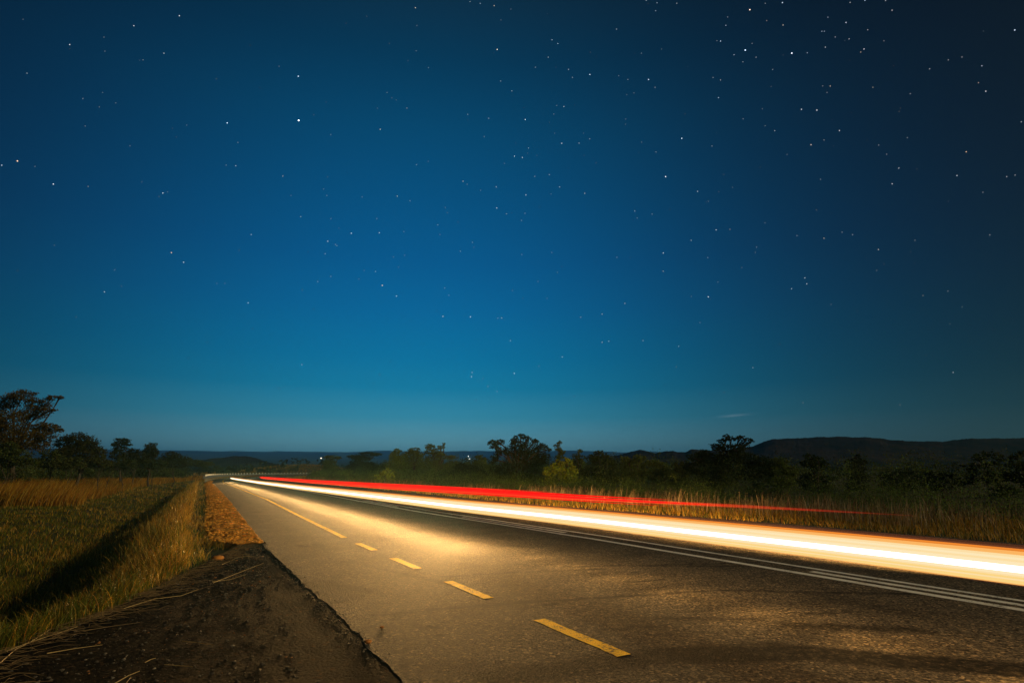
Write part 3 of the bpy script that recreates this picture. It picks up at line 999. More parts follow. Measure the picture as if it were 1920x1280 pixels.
def tree(name, label, cat, Y, trunk_px, clumps, leaf=(.035, .055, .012), leaf_px=3.0, dens=1.0, bark=None, group=None, trunk_r=.09, flat=1.0, limbs=True, var=.35, extra_limbs=()):
    """clumps in photograph pixels (x, y, half width, half height) at distance Y; trunk_px the x of the trunk's foot."""
    leaf_px = leaf_px * (.80 if group == GR else .92)
    bx = at(trunk_px, 884, Y)[0]
    base = np.array([bx, Y, gz1(bx, Y)])
    root = empty(name, base, label, cat, group)
    m = Y / F / math.cos(PITCH)
    cl3 = []
    for (px, py, rx, ry) in clumps:
        dy = rng.uniform(-.6, .6) * rx * m
        c = at(px, py, Y + dy)
        area = math.pi * rx * ry
        cl3.append((c, rx * m, rx * m * .85, ry * m * flat, int(dens * 3.4 * area / (.26 * leaf_px ** 2))))
    pts, sh = crown_points(cl3)
    ok = pts[:, 2] > base[2] + .02
    pts, sh = pts[ok], sh[ok]
    n = len(pts)
    tint = np.array(leaf)[None] * sh * rng.uniform(1 - var, 1 + var, (n, 1)) * rng.uniform(.85, 1.15, (n, 3))
    size = leaf_px * m * rng.uniform(.7, 1.45, n)
    v, f, t = leaf_quads(pts - base, size, tint)
    new_mesh('crown', v, f, mat=M_LEAF, parent=root, attrs={'tint': t})
    T = Tubes()
    cen = np.mean([c[0] for c in cl3], 0)
    topz = max(c[0][2] for c in cl3)
    hgt = topz - base[2]
    fork = base + np.array([(cen[0] - base[0]) * .35, 0, hgt * .35])
    mid = base + (fork - base) * .5 + rng.normal(size=3) * .03 * hgt
    T.tube(np.array([base - [0, 0, .15], base + [0, 0, .05], mid, fork]) - base, [trunk_r * 1.5, trunk_r * 1.15, trunk_r * .9, trunk_r * .75], 7)
    for c in cl3 if limbs else ():
        e = np.asarray(c[0])
        k1 = fork + (e - fork) * .5 + np.array([0, 0, .08 * hgt]) + rng.normal(size=3) * .04 * hgt
        T.tube(np.array([fork, k1, e]) - base, [trunk_r * .5, trunk_r * .28, trunk_r * .06], 5)
        for _ in range(3):
            d = rng.normal(size=3)
            d /= np.linalg.norm(d)
            t_ = e + d * np.array([c[1], c[2], c[3]]) * .85
            T.tube(np.array([k1 + (e - k1) * rng.uniform(.2, .9), (e + t_) / 2 + rng.normal(size=3) * .05 * c[1], t_]) - base, [trunk_r * .25, trunk_r * .14, trunk_r * .05], 4)
    for (p0, p1, p2, rd) in extra_limbs:
        P = [at(a_, b_, Y - rng.uniform(.5, .9) * 30 * m) for a_, b_ in (p0, p1, p2)]
        T.tube(np.array(P) - base, [rd, rd * .7, rd * .3], 5)
    T.build('trunk', bark or M_BARK, root)
    return root


DK, MD, LT, BR, YG = (.085, .118, .024), (.095, .140, .022), (.150, .200, .014), (.100, .070, .014), (.150, .190, .012)
GR, GL = 'trees and bushes lining the right side of the road', 'trees and bushes behind the tall grass on the left'

# left of the road
tree('spreading_tree', 'tallest spreading tree at the left edge with a dark brown green crown', 'tree', 45, 8,
     [(44, 741, 24, 11), (18, 752, 20, 14), (72, 758, 22, 13), (98, 746, 12, 5), (114, 745, 8, 3.5), (58, 776, 26, 13), (92, 768, 13, 6), (20, 790, 28, 20), (-15, 770, 25, 25), (70, 800, 22, 9), (-20, 810, 30, 30), (38, 822, 30, 20),
      (96, 801, 17, 7), (82, 815, 22, 10), (110, 806, 9, 4), (75, 834, 20, 14), (8, 838, 30, 22)], BR, 3.0, .85, group=GL, trunk_r=.20)
tree('broad_tree', 'rounded dark tree right of the tallest left tree', 'tree', 47, 150,
     [(150, 824, 24, 12), (125, 832, 20, 14), (170, 838, 20, 14), (150, 850, 38, 16), (188, 848, 12, 9), (118, 852, 18, 14), (165, 866, 34, 10)], (.045, .048, .013), 3.0, 1.0, group=GL, trunk_r=.14)
tree('umbrella_tree', 'small flat topped tree standing above the left bushes, slender trunk showing', 'tree', 62, 227,
     [(229, 826, 15, 6), (219, 833, 10, 5), (238, 832, 9, 4), (226, 842, 14, 6), (222, 853, 16, 8)], (.030, .042, .010), 2.6, 1.0, group=GL, trunk_r=.12)
tree('round_tree', 'small round crowned tree nearest the bend among the left trees', 'tree', 68, 282,
     [(283, 838, 12, 8), (276, 848, 11, 8), (289, 848, 9, 8), (281, 858, 14, 8)], (.038, .046, .012), 2.5, 1.1, group=GL, trunk_r=.11)
tree('bush', 'dark bush between the two small trees on the left', 'bush', 66, 252, [(250, 846, 12, 6), (244, 858, 18, 10), (262, 858, 16, 10), (256, 870, 22, 8)], (.032, .036, .010), 2.6, 1.0, group=GL, trunk_r=.06)
tree('bush', 'low spreading bush at the right end of the left trees', 'bush', 76, 326, [(322, 853, 16, 7), (335, 860, 16, 8), (310, 864, 16, 9), (330, 870, 24, 8)], (.034, .042, .012), 2.4, 1.0, group=GL, trunk_r=.06)
tree('bush', 'bright yellow green bush at the left edge under the tallest tree', 'bush', 40, 14, [(18, 838, 16, 9), (-5, 850, 24, 14), (34, 853, 24, 10), (10, 864, 30, 12), (52, 866, 20, 9)], (.060, .080, .014), 3.4, .9, group=GL, trunk_r=.05)
tree('bush', 'pale leafy bush above the tall grass under the rounded tree', 'bush', 42, 134, [(112, 866, 14, 8), (138, 864, 15, 9), (126, 872, 26, 8), (150, 872, 12, 7)], (.060, .072, .016), 3.2, .8, group=GL, trunk_r=.04)
tree('bush', 'yellowish pointed bush right of the rounded tree', 'bush', 44, 186, [(192, 856, 8, 6), (184, 864, 12, 8), (200, 868, 12, 6), (178, 872, 16, 6)], (.070, .080, .018), 3.0, .8, group=GL, trunk_r=.04)
tree('bush', 'greyish green low bush in the tall grass below the small flat topped tree', 'bush', 47, 206, [(208, 870, 14, 5), (196, 876, 12, 6), (216, 876, 10, 5)], (.050, .062, .022), 2.8, .8, group=GL, trunk_r=.04)

tree('bush', 'dark green bush filling the gap between the tallest tree and the rounded tree', 'bush', 43, 96, [(92, 850, 14, 8), (106, 860, 16, 9), (84, 866, 18, 9), (100, 872, 22, 8)], (.060, .080, .016), 3.2, .9, group=GL, trunk_r=.05)
tree('bush', 'low olive bush right under the small flat topped tree', 'bush', 52, 232, [(226, 866, 13, 7), (242, 868, 14, 7), (232, 874, 20, 6)], (.055, .070, .015), 2.8, .9, group=GL, trunk_r=.04)
tree('bush', 'low round bush below the small round crowned tree', 'bush', 58, 288, [(280, 868, 14, 7), (298, 868, 14, 7), (288, 874, 20, 6)], (.052, .066, .015), 2.6, .9, group=GL, trunk_r=.04)
tree('bush', 'far small bush at the start of the guard rail', 'bush', 90, 362, [(352, 864, 12, 6), (368, 868, 14, 6), (386, 870, 14, 5)], (.050, .064, .015), 2.3, 1.0, group=GL, trunk_r=.05)

# right of the road
tree('umbrella_tree', 'small dark flat topped tree leftmost of the right row', 'tree', 104, 620, [(621, 857, 14, 4), (634, 858, 7, 2.6), (617, 866, 12, 7), (618, 878, 14, 8), (612, 886, 14, 6)], DK, 2.1, 1.2, group=GR, trunk_r=.14)
tree('umbrella_tree', 'wide flat topped tree second from the left of the right row', 'tree', 92, 682, [(690, 850.5, 18, 3.4), (706, 851.5, 12, 3), (666, 856, 14, 4.4), (680, 858, 20, 5), (672, 868, 16, 8), (690, 872, 18, 8), (662, 878, 18, 8)], (.028, .040, .010), 2.2, 1.1, group=GR, trunk_r=.15)
tree('bush', 'green bush at the foot of the wide flat topped tree', 'bush', 72, 672, [(672, 888, 18, 9), (688, 880, 16, 9), (664, 898, 14, 8), (700, 892, 16, 10)], (.042, .062, .014), 2.5, 1.0, group=GR, trunk_r=.05)
tree('bush', 'bright yellow green shrub in front of the dark trees left of the middle', 'bush', 52, 722, [(727, 884, 9, 6), (718, 892, 14, 7), (732, 890, 9, 8), (722, 901, 18, 7), (710, 900, 10, 6)], LT, 4.4, .7, group=GR, trunk_r=.04)
tree('broad_tree', 'dark tree with a notched top right of the wide flat topped tree', 'tree', 70, 750, [(745, 846, 9, 5.5), (738, 856, 10, 7), (752, 858, 12, 8), (745, 872, 22, 12), (735, 888, 20, 10), (758, 888, 20, 10)], MD, 2.5, 1.1, group=GR, trunk_r=.13)
tree('round_tree', 'dark dome shaped tree between two ragged trees left of the middle', 'tree', 70, 778, [(776, 844, 11, 6), (768, 852, 10, 7), (785, 853, 11, 7), (776, 866, 20, 12), (784, 884, 22, 12)], DK, 2.5, 1.1, group=GR, trunk_r=.13)
tree('ragged_tree', 'ragged tree with a lone sprig on top left of the middle', 'tree', 62, 815, [(806, 837, 11, 5), (826, 838, 7, 4), (832, 832, 4, 2.6), (812, 846, 16, 6), (826, 852, 10, 6), (812, 864, 20, 12), (842, 857, 15, 4), (820, 884, 28, 14), (848, 876, 16, 12)], DK, 2.7, 1.0, group=GR, trunk_r=.14)
tree('bush', 'low green bush in the gap below the two distant lamps', 'bush', 58, 872, [(866, 876, 16, 8), (884, 884, 20, 12), (860, 892, 22, 12), (888, 900, 20, 10)], (.030, .044, .012), 2.7, 1.0, group=GR, trunk_r=.06)
tree('round_tree', 'small dark tree just right of the two distant lamps', 'tree', 64, 904, [(898, 856, 8, 4), (906, 860, 8, 5), (901, 868, 12, 7), (906, 882, 18, 12)], DK, 2.6, 1.1, group=GR, trunk_r=.10)
tree('broad_tree', 'largest dark tree in the middle of the right row with a bumpy wide crown', 'tree', 50, 970,
     [(923, 830, 9, 6), (937, 829, 9, 6), (929, 838, 11, 5), (966, 822, 8, 6), (978, 818, 9, 5), (988, 822, 8, 6), (971, 832, 16, 8), (1002, 826, 8, 6), (1016, 836, 11, 6), (1026, 842, 8, 5), (990, 842, 26, 12), (956, 846, 16, 10), (934, 850, 9, 8), (985, 864, 40, 16), (1015, 858, 18, 12),
      (960, 884, 36, 16), (1000, 890, 30, 14), (925, 862, 9, 8)], (.024, .038, .010), 3.0, 1.0, group=GR, trunk_r=.17)
tree('slender_tree', 'slender tree with a tufted top right of the largest middle tree', 'tree', 54, 1052, [(1049, 830, 6, 4), (1043, 836, 6, 3.4), (1048, 842, 7, 5), (1056, 848, 6, 4), (1050, 856, 9, 6), (1055, 872, 14, 10)], DK, 2.8, 1.0, group=GR, trunk_r=.09)
tree('bush', 'largest bright green leafy bush right of the largest middle tree', 'bush', 38, 1055, [(1046, 868, 12, 7), (1066, 866, 14, 8), (1030, 880, 16, 9), (1058, 882, 22, 12), (1024, 890, 10, 7), (1046, 896, 24, 12), (1072, 894, 16, 12), (1040, 910, 18, 8)], YG, 5.6, .62, group=GR, trunk_r=.05)
tree('slender_tree', 'thin dark tree behind the largest bright green bush', 'tree', 52, 1085, [(1086, 846, 7, 4), (1080, 854, 8, 5), (1092, 858, 7, 5), (1084, 868, 13, 9), (1088, 884, 16, 12)], DK, 2.8, 1.0, group=GR, trunk_r=.09)
tree('broad_tree', 'green tree with a peaked crown right of the largest bright green bush', 'tree', 42, 1128, [(1122, 848, 9, 5), (1134, 853, 9, 5), (1112, 858, 12, 7), (1128, 864, 24, 10), (1146, 872, 16, 10), (1118, 884, 26, 14), (1140, 896, 26, 12)], (.026, .044, .012), 3.2, 1.0, group=GR, trunk_r=.11)
tree('broad_tree', 'low dark tree in front of the small rounded hills', 'tree', 44, 1195, [(1176, 862, 14, 7), (1200, 858, 12, 6), (1190, 872, 24, 10), (1222, 868, 16, 7), (1180, 890, 28, 14), (1212, 892, 26, 14)], DK, 3.1, 1.05, group=GR, trunk_r=.10)
tree('bush', 'yellow green topped shrub between the low dark tree and the big leaning tree', 'bush', 37, 1270, [(1274, 868, 9, 5), (1268, 878, 12, 8), (1280, 886, 12, 9), (1262, 892, 16, 9), (1276, 902, 16, 9)], (.062, .085, .018), 3.3, .8, group=GR, trunk_r=.05)
tree('broad_tree', 'dark bushy tree left of the yellow green topped shrub', 'tree', 43, 1245, [(1240, 874, 14, 7), (1250, 886, 18, 10), (1232, 894, 18, 12), (1256, 904, 20, 9)], DK, 3.1, 1.0, group=GR, trunk_r=.09)
tree('spreading_tree', 'big leaning tree with two top tufts where the long hill begins', 'tree', 37, 1350,
     [(1362, 817, 7, 4), (1370, 822, 9, 5), (1356, 826, 10, 5), (1388, 820, 9, 4.5), (1400, 824, 10, 4), (1408, 827, 6, 3), (1396, 833, 12, 5), (1345, 838, 14, 7), (1375, 840, 26, 9), (1320, 850, 16, 7), (1300, 857, 13, 6), (1340, 860, 34, 12), (1390, 858, 30, 12),
      (1320, 878, 34, 14), (1370, 884, 40, 16), (1425, 866, 22, 11), (1450, 872, 20, 10), (1410, 886, 34, 14), (1340, 904, 36, 12), (1290, 872, 12, 8)], (.020, .034, .009), 3.3, .95, group=GR, trunk_r=.15)
tree('bush', 'grey green leafy bush in front of the big leaning tree', 'bush', 27, 1430, [(1420, 906, 12, 7), (1436, 914, 14, 8), (1412, 920, 14, 8), (1446, 924, 12, 9), (1428, 930, 18, 8), (1460, 918, 8, 6)], (.045, .075, .026), 4.2, .8, group=GR, trunk_r=.03)
tree('broad_tree', 'dark rounded tree right of the big leaning tree', 'tree', 34, 1462, [(1462, 866, 18, 9), (1446, 882, 22, 12), (1478, 884, 18, 12), (1466, 902, 30, 12)], DK, 3.4, 1.0, group=GR, trunk_r=.10)
tree('broad_tree', 'bushy green tree with two stacked crowns below the hill crest', 'tree', 31, 1528, [(1520, 857, 12, 6), (1535, 863, 16, 7), (1515, 868, 14, 7), (1548, 872, 11, 6), (1532, 876, 16, 6), (1526, 894, 20, 10), (1550, 898, 18, 9), (1512, 904, 18, 10), (1536, 914, 30, 9)], (.030, .050, .013), 3.8, .9, group=GR, trunk_r=.09)
tree('slender_tree', 'thin dim tree right of the bushy stacked tree', 'tree', 36, 1610, [(1606, 856, 8, 5), (1598, 866, 14, 6), (1616, 866, 11, 6), (1608, 880, 14, 8), (1612, 896, 18, 10), (1606, 912, 22, 10)], (.024, .034, .010), 3.3, .8, group=GR, trunk_r=.08)
tree('bush', 'wide dark bush in the middle of the dim bushes under the long hill', 'bush', 31, 1690, [(1668, 894, 20, 10), (1700, 888, 20, 9), (1690, 906, 34, 12), (1724, 900, 20, 11)], (.020, .034, .012), 3.6, .85, group=GR, trunk_r=.06)
tree('bush', 'dim leafy bush between the wide dark bush and the pale stemmed tree', 'bush', 28, 1762, [(1752, 892, 18, 9), (1774, 896, 16, 9), (1760, 908, 30, 11)], (.026, .042, .014), 4.0, .8, group=GR, trunk_r=.05)
tree('broad_tree', 'tree with bare pale branches near the right edge', 'tree', 27, 1850,
     [(1830, 858, 16, 7), (1852, 850, 16, 6), (1875, 858, 14, 7), (1820, 874, 16, 8), (1862, 872, 26, 9), (1838, 892, 26, 11), (1872, 896, 22, 11), (1810, 902, 18, 10)], (.026, .042, .012), 4.0, .62, M_PALEBARK, GR, .045,
     extra_limbs=[((1846, 912), (1842, 890), (1828, 868), ) + (.020,), ((1842, 890), (1850, 876), (1858, 862)) + (.014,), ((1838, 884), (1846, 872), (1842, 858)) + (.012,)])
tree('broad_tree', 'rightmost tree cut by the right edge with dim green leaves', 'tree', 26, 1918, [(1904, 856, 12, 7), (1925, 850, 16, 8), (1908, 872, 16, 9), (1932, 876, 20, 12), (1900, 892, 16, 10), (1925, 900, 24, 12), (1950, 890, 24, 22)], (.028, .046, .012), 4.0, .75, group=GR, trunk_r=.07,
     extra_limbs=[((1918, 890), (1914, 872), (1908, 850), .012)])
tree('bush', 'low bright leaved shrub at the foot of the pale branched tree', 'bush', 22, 1880, [(1868, 916, 12, 6), (1886, 912, 12, 6), (1902, 922, 12, 7), (1878, 926, 18, 7)], (.040, .062, .016), 4.4, .7, group=GR, trunk_r=.03)

# continuous dim scrub behind and between them, too dense to count
def scrub(name, w0, w1, s0, s1, nclump, col, label, hh=(.5, 1.3), leafs=.10, per=170):
    sv_ = rng.uniform(s0, s1, nclump)
    wv_ = rng.uniform(w0, w1, nclump)
    p = road_pt(sv_, wv_)
    gz = ground_z(p[:, 0], p[:, 1])
    hv_ = rng.uniform(*hh, nclump) * np.clip(.50 + np.hypot(p[:, 0], p[:, 1]) / 110.0, .5, 1)
    cl = [((a, b_, c_ + hk * .5), rk, rk, hk * .55, per) for (a, b_), c_, hk, rk in zip(p, gz, hv_, rng.uniform(.6, 1.3, nclump))]
    pts, sh = crown_points(cl)
    sh = sh * np.repeat(rng.uniform(.45, 1.75, nclump), max(60, per))[:, None]
    n = len(pts)
    t = np.array(col)[None] * sh * rng.uniform(.65, 1.35, (n, 1)) * rng.uniform(.85, 1.15, (n, 3))
    d = np.hypot(pts[:, 0], pts[:, 1])
    v, f, tt = leaf_quads(pts, leafs * rng.uniform(.7, 1.5, n) * np.clip(d / 40, .7, 3), t)
    return tag(new_mesh(name, v, f, mat=M_LEAF, attrs={'tint': tt}), label, kind='stuff')


scrub('undergrowth', 15.5, 24, 2, 110, 900, (.070, .104, .017), 'dark scrub filling the gaps between the right trees', (.6, 1.7), .050, 420)
scrub('undergrowth', 24, 48, 5, 150, 760, (.060, .084, .017), 'dark scrub behind the right trees', (1.5, 3.1), .085, 330)
scrub('undergrowth', -36, -11, 42, 150, 760, (.056, .070, .014), 'dark scrub behind the tall grass on the left', (1.5, 3.0), .075, 330)


# far woods between the bend and the hills
def woods(name, r0, r1, a0, a1, n_tree, col, label, hh, leafs, per=70):
    r_ = np.sqrt(rng.uniform(r0 ** 2, r1 ** 2, n_tree))
    a_ = np.radians(rng.uniform(a0, a1, n_tree))
    x_, y_ = r_ * np.sin(a_), r_ * np.cos(a_)
    s_, w_ = road_inv(np.stack([x_, y_], -1))
    keep = (w_ < -9) | (w_ > 22)
    x_, y_ = x_[keep], y_[keep]
    gz = ground_z(x_, y_)
    hk = rng.uniform(*hh, len(x_))
    cl = [((a, b_, c_ + h_ * .55), h_ * .75, h_ * .75, h_ * .5, per) for a, b_, c_, h_ in zip(x_, y_, gz, hk)]
    pts, sh = crown_points(cl, 1, 20)
    n = len(pts)
    t = np.array(col)[None] * sh * rng.uniform(.65, 1.35, (n, 1))
    d = np.hypot(pts[:, 0], pts[:, 1])
    v, f, tt = leaf_quads(pts, leafs * rng.uniform(.7, 1.5, n) * d / 300, t)
    return tag(new_mesh(name, v, f, mat=M_LEAF, attrs={'tint': tt}), label, kind='stuff')


woods('woods', 160, 360, -48, -8, 330, (.030, .042, .012), 'scrubby woods beyond the bend in the road', (1.6, 3.6), .8, 90)
woods('woods', 360, 900, -50, 30, 800, (.018, .028, .012), 'far woods on the edge of the valley', (2.5, 5.5), 1.0, 60)
woods('woods', 110, 360, -8, 50, 420, (.020, .032, .010), 'woods behind the right row of trees', (1.6, 3.4), .7, 90)

# grass on the rise beyond the bend
nb_ = 16000
x = rng.uniform(-150, -45, nb_)
y = rng.uniform(215, 300, nb_)
bx, by = (x + 96) / 30.0, (y - 268) / 22.0
s, w = road_inv(np.stack([x, y], -1))
k = (bx * bx + by * by < 3.2) & (w < -4)
x, y = x[k], y[k]
n = len(x)
grass_object('rise_grass', np.c_[x, y, ground_z(x, y)], rng.uniform(.35, .9, n), np.full(n, .16), rng.uniform(0, 6.28, n), rng.uniform(.1, .5, n), tint_mix(n, [OLIVE, GOLD, RUST, GREEN], [.4, .25, .15, .2]), 'olive grass on the rise beyond the bend')


# ------------------------------------------------------------------ broad-leaved weeds
def weed(px, py, Y, hpx, label, col, nleaf=12, lw=.36, group=None, name='broadleaf_weed'):
    X = at(px, 884, Y)[0]
    base = np.array([X, Y, gz1(X, Y)])
    root = empty(name, base, label, 'plant', group)
    top = at(px, py, Y) - base
    hgt = top[2]
    T = Tubes()
    T.tube([(0, 0, -.03), top * .5 + [.02, 0, 0], top], [.012 * hgt + .003, .009 * hgt + .002, .003], 6)
    T.build('stem', M_STEM, root)
    V, Fc, Tn = [], [], []
    for i in range(nleaf):
        k = .25 + .75 * i / (nleaf - 1)
        a = i * 2.4 + rng.uniform(-.3, .3)
        p = top * k
        L = hgt * rng.uniform(.26, .40) * (1.15 - .5 * k)
        d = np.array([math.cos(a), math.sin(a), .35])
        sd = np.array([-math.sin(a), math.cos(a), 0]) * L * lw
        o = len(V)
        V += [p, p + d * L * .4 + sd * .8, p + d * L * .4 - sd * .8, p + d * L * .75 + sd * .6 - [0, 0, L * .08], p + d * L * .75 - sd * .6 - [0, 0, L * .08], p + d * L - [0, 0, L * .3]]
        c = np.array(col) * rng.uniform(.7, 1.3)
        for fc in ((0, 2, 1), (1, 2, 3), (2, 4, 3), (3, 4, 5)):
            Fc.append([o + q_ for q_ in fc])
        Tn += [c] * 6
    new_mesh('leaves', V, Fc, mat=M_LEAF, parent=root, attrs={'tint': np.array(Tn)})
    return root


GW = 'broad-leaved weeds in the right verge'
for px, py, Y, lab in [(1122, 906, 29, 'tall broad-leaved weed standing farthest left in the right verge grass'), (1142, 913, 28, 'short broad-leaved weed beside the farthest left weed in the right verge'),
                       (1186, 908, 27, 'bushy broad-leaved weed alone between two groups of weeds in the right verge'), (1222, 902, 26, 'tallest broad-leaved weed in front of the low dark tree'),
                       (1243, 909, 25.5, 'broad-leaved weed just right of the tallest weed in the right verge')]:
    weed(px, py, Y, 0, lab, (.050, .085, .022), 16, .42, GW)
weed(355, 982, 11.2, 0, 'small bright green weed growing on the ditch slope near the earth bank', (.10, .17, .025), 14, .30, None, 'green_weed')


# ------------------------------------------------------------------ dry stalks on the lay-by
M_STRAW = simple('straw', (.42, .29, .12), .7, .3, 30)
M_STRAW_D = simple('dark_straw', (.20, .13, .06), .8, .3, 30)


def stalk(pts, rad, label, mtl=None):
    P = np.array([gpt(a, b_, -.008) for a, b_ in pts])
    o = P.mean(0)
    d = P - o
    if len(d) == 2:
        d = np.array([d[0], (d[0] + d[1]) / 2 + [.0, .004, .004], d[1]])
    T = Tubes()
    n = len(d)
    T.tube(d, np.linspace(rad, rad * .5, n), 5)
    root = T.build('dry_stalk', mtl or M_STRAW)
    root.location = o
    tag(root, label, 'dry stalk', 'dry grass stalks lying on the lay-by')
    return root


stalk([(88, 1224), (140, 1215), (192, 1208)], .0030, 'long straight pale stalk lying in the middle of the left lay-by')
stalk([(0, 1242), (30, 1216), (62, 1201), (110, 1186), (145, 1174)], .0032, 'longest curved stalk at the left edge of the lay-by')
stalk([(12, 1220), (58, 1202), (96, 1178)], .0028, 'stalk crossing the longest curved stalk at the left edge')
stalk([(342, 1201), (372, 1204), (400, 1208)], .0028, 'short pale stalk lying alone in the centre of the lay-by')
stalk([(308, 1245), (336, 1247), (362, 1249)], .0028, 'level stalk near the bottom of the lay-by below the short pale stalk')
stalk([(272, 1241), (292, 1233)], .0026, 'tiny stalk left of the level stalk near the bottom')
stalk([(214, 1281), (240, 1266), (262, 1257)], .0030, 'slanting stalk at the bottom edge of the picture')
stalk([(236, 1281), (246, 1268)], .0022, 'thin grey stalk at the bottom edge beside the slanting stalk', M_STRAW_D)
stalk([(155, 1182), (205, 1174), (262, 1166)], .0024, 'thin level stalk above the long straight pale stalk', M_STRAW_D)
stalk([(232, 1140), (290, 1122), (340, 1116), (372, 1104)], .0034, 'stalk along the grass edge of the lay-by, below the large orange stone')
stalk([(400, 1092), (440, 1076), (494, 1055)], .0032, 'long stalk pointing from the grass edge toward the asphalt')
stalk([(398, 1090), (430, 1086), (462, 1076)], .0026, 'forked stalk just under the long stalk near the asphalt')
stalk([(416, 1058), (446, 1044), (468, 1042)], .0026, 'stalk beside the large orange stone on its right')
stalk([(440, 1013), (470, 1009), (478, 1008)], .0030, 'pale stalk at the near end of the earth bank')
# loose straw lying between them
n = 900
s_ = rng.uniform(3.0, 10.6, n)
lf = np.interp(s_, [-60, 5.0, 6.2, 8.6, 10.8], [-2.3, -.96, -.40, .38, 1.0])
w_ = lf + np.abs(rng.normal(0, .16, n))
p_ = road_pt(s_, w_)
an = rng.normal(.5, .5, n)
ln_ = rng.uniform(.05, .22, n)
T = Tubes()
for (a, b_), t_, l_ in zip(p_, an, ln_):
    d = np.array([math.cos(t_), math.sin(t_), 0]) * l_ * .5
    c0 = np.array([a, b_, -.012])
    T.tube([c0 - d, c0 + [0, 0, rng.uniform(.0, .02)], c0 + d], [.0014, .0016, .0008], 3)
tag(T.build('straw_litter', M_STRAW_D, smooth=False), 'loose straw along the grass edge of the lay-by', kind='stuff')


# ------------------------------------------------------------------ guard rail on the outside of the bend
M_RAIL = simple('galvanised_rail', (.17, .165, .15), .6, .2, 3, 0, .3, 0)
M_POST = simple('rail_post', (.20, .19, .17), .7, .2, 5)
M_REFL = simple('white_reflector', (.85, .83, .78), .3, .05, 5, 0, .6)


def rail_w(s):
    return W(s, [(70, 1.62), (90, 1.7), (400, 1.7)])


rp = road_pt(76.0, rail_w(76.0))
rail = empty('guard_rail', (rp[0], rp[1], 0), 'pale metal guard rail with reflectors on the outside of the far bend', 'guard rail')
o3 = np.array([rp[0], rp[1], 0])
prof = [(-.02, .30), (.03, .34), (.03, .40), (-.02, .44), (-.02, .48), (.03, .52), (.03, .58), (-.02, .62), (-.035, .62), (-.035, .30)]
sv3 = np.concatenate([[75.2, 75.5], np.arange(76, 232, 1.0)])
V = np.zeros((len(sv3), len(prof), 3))
for i, s0 in enumerate(sv3):
    flare = .35 * max(0, 77.5 - s0) / 2.3
    for j, (dw, zz0) in enumerate(prof):
        p = road_pt(s0, rail_w(s0) + dw - flare)
        V[i, j] = (p[0], p[1], zz0)
k_ = len(prof)
i, j = np.meshgrid(np.arange(len(sv3) - 1), np.arange(k_), indexing='ij')
jn = (j + 1) % k_
new_mesh('rail', (V - o3).reshape(-1, 3), np.stack([i * k_ + j, i * k_ + jn, (i + 1) * k_ + jn, (i + 1) * k_ + j], -1).reshape(-1, 4), mat=M_RAIL, parent=rail)
post0 = refl0 = None
for s0 in np.arange(76.2, 230, 4.0):
    a = road_pt(s0, rail_w(s0) - .09)
    d = road_pt(s0 + .5, 0) - road_pt(s0 - .5, 0)
    rz = math.atan2(d[1], d[0]) - math.pi / 2
    if post0 is None:
        post0 = box_mesh('post', (-.055, -.06, -.6), (.055, .06, .64), M_POST, rail)
        refl0 = box_mesh('reflector', (-.09, -.07, .60), (.09, .07, .80), M_REFL, post0)
        po, ro = post0, refl0
    else:
        po, ro = post0.copy(), refl0.copy()
        COL.objects.link(po)
        COL.objects.link(ro)
        po.parent = rail
        ro.parent = po
    po.location = (a[0] - o3[0], a[1] - o3[1], 0)
    po.rotation_euler = (0, 0, rz)


# ------------------------------------------------------------------ headlight and tail-light trails
E_CORE = emit('headlight_core', (1.0, .98, .90), 2.6)
E_CREAM = emit('headlight_cream', (.98, .73, .37), 1.0)
E_CREAM2 = emit('headlight_pale', (.99, .80, .48), 1.0)
E_GOLD = emit('headlight_gold', (.97, .66, .23), 1.0)
E_ORANGE = emit('headlight_orange', (.97, .46, .12), 1.0)
E_AMBER = emit('headlight_amber', (.95, .27, .03), .85)
E_GLOW = emit('amber_glow', (1.0, .22, .07), .030, glow=True)
E_RED = emit('tail_red', (1.0, .008, .006), 1.1)
E_RED2 = emit('tail_orange_red', (1.0, .055, .012), 1.1)
E_REDGLOW = emit('tail_glow', (1.0, .02, .012), .05, glow=True)


def dip(s):
    return np.interp(s, [2, 6, 9, 25, 40, 80], [.015, 0, -.03, -.095, -.135, -.15])


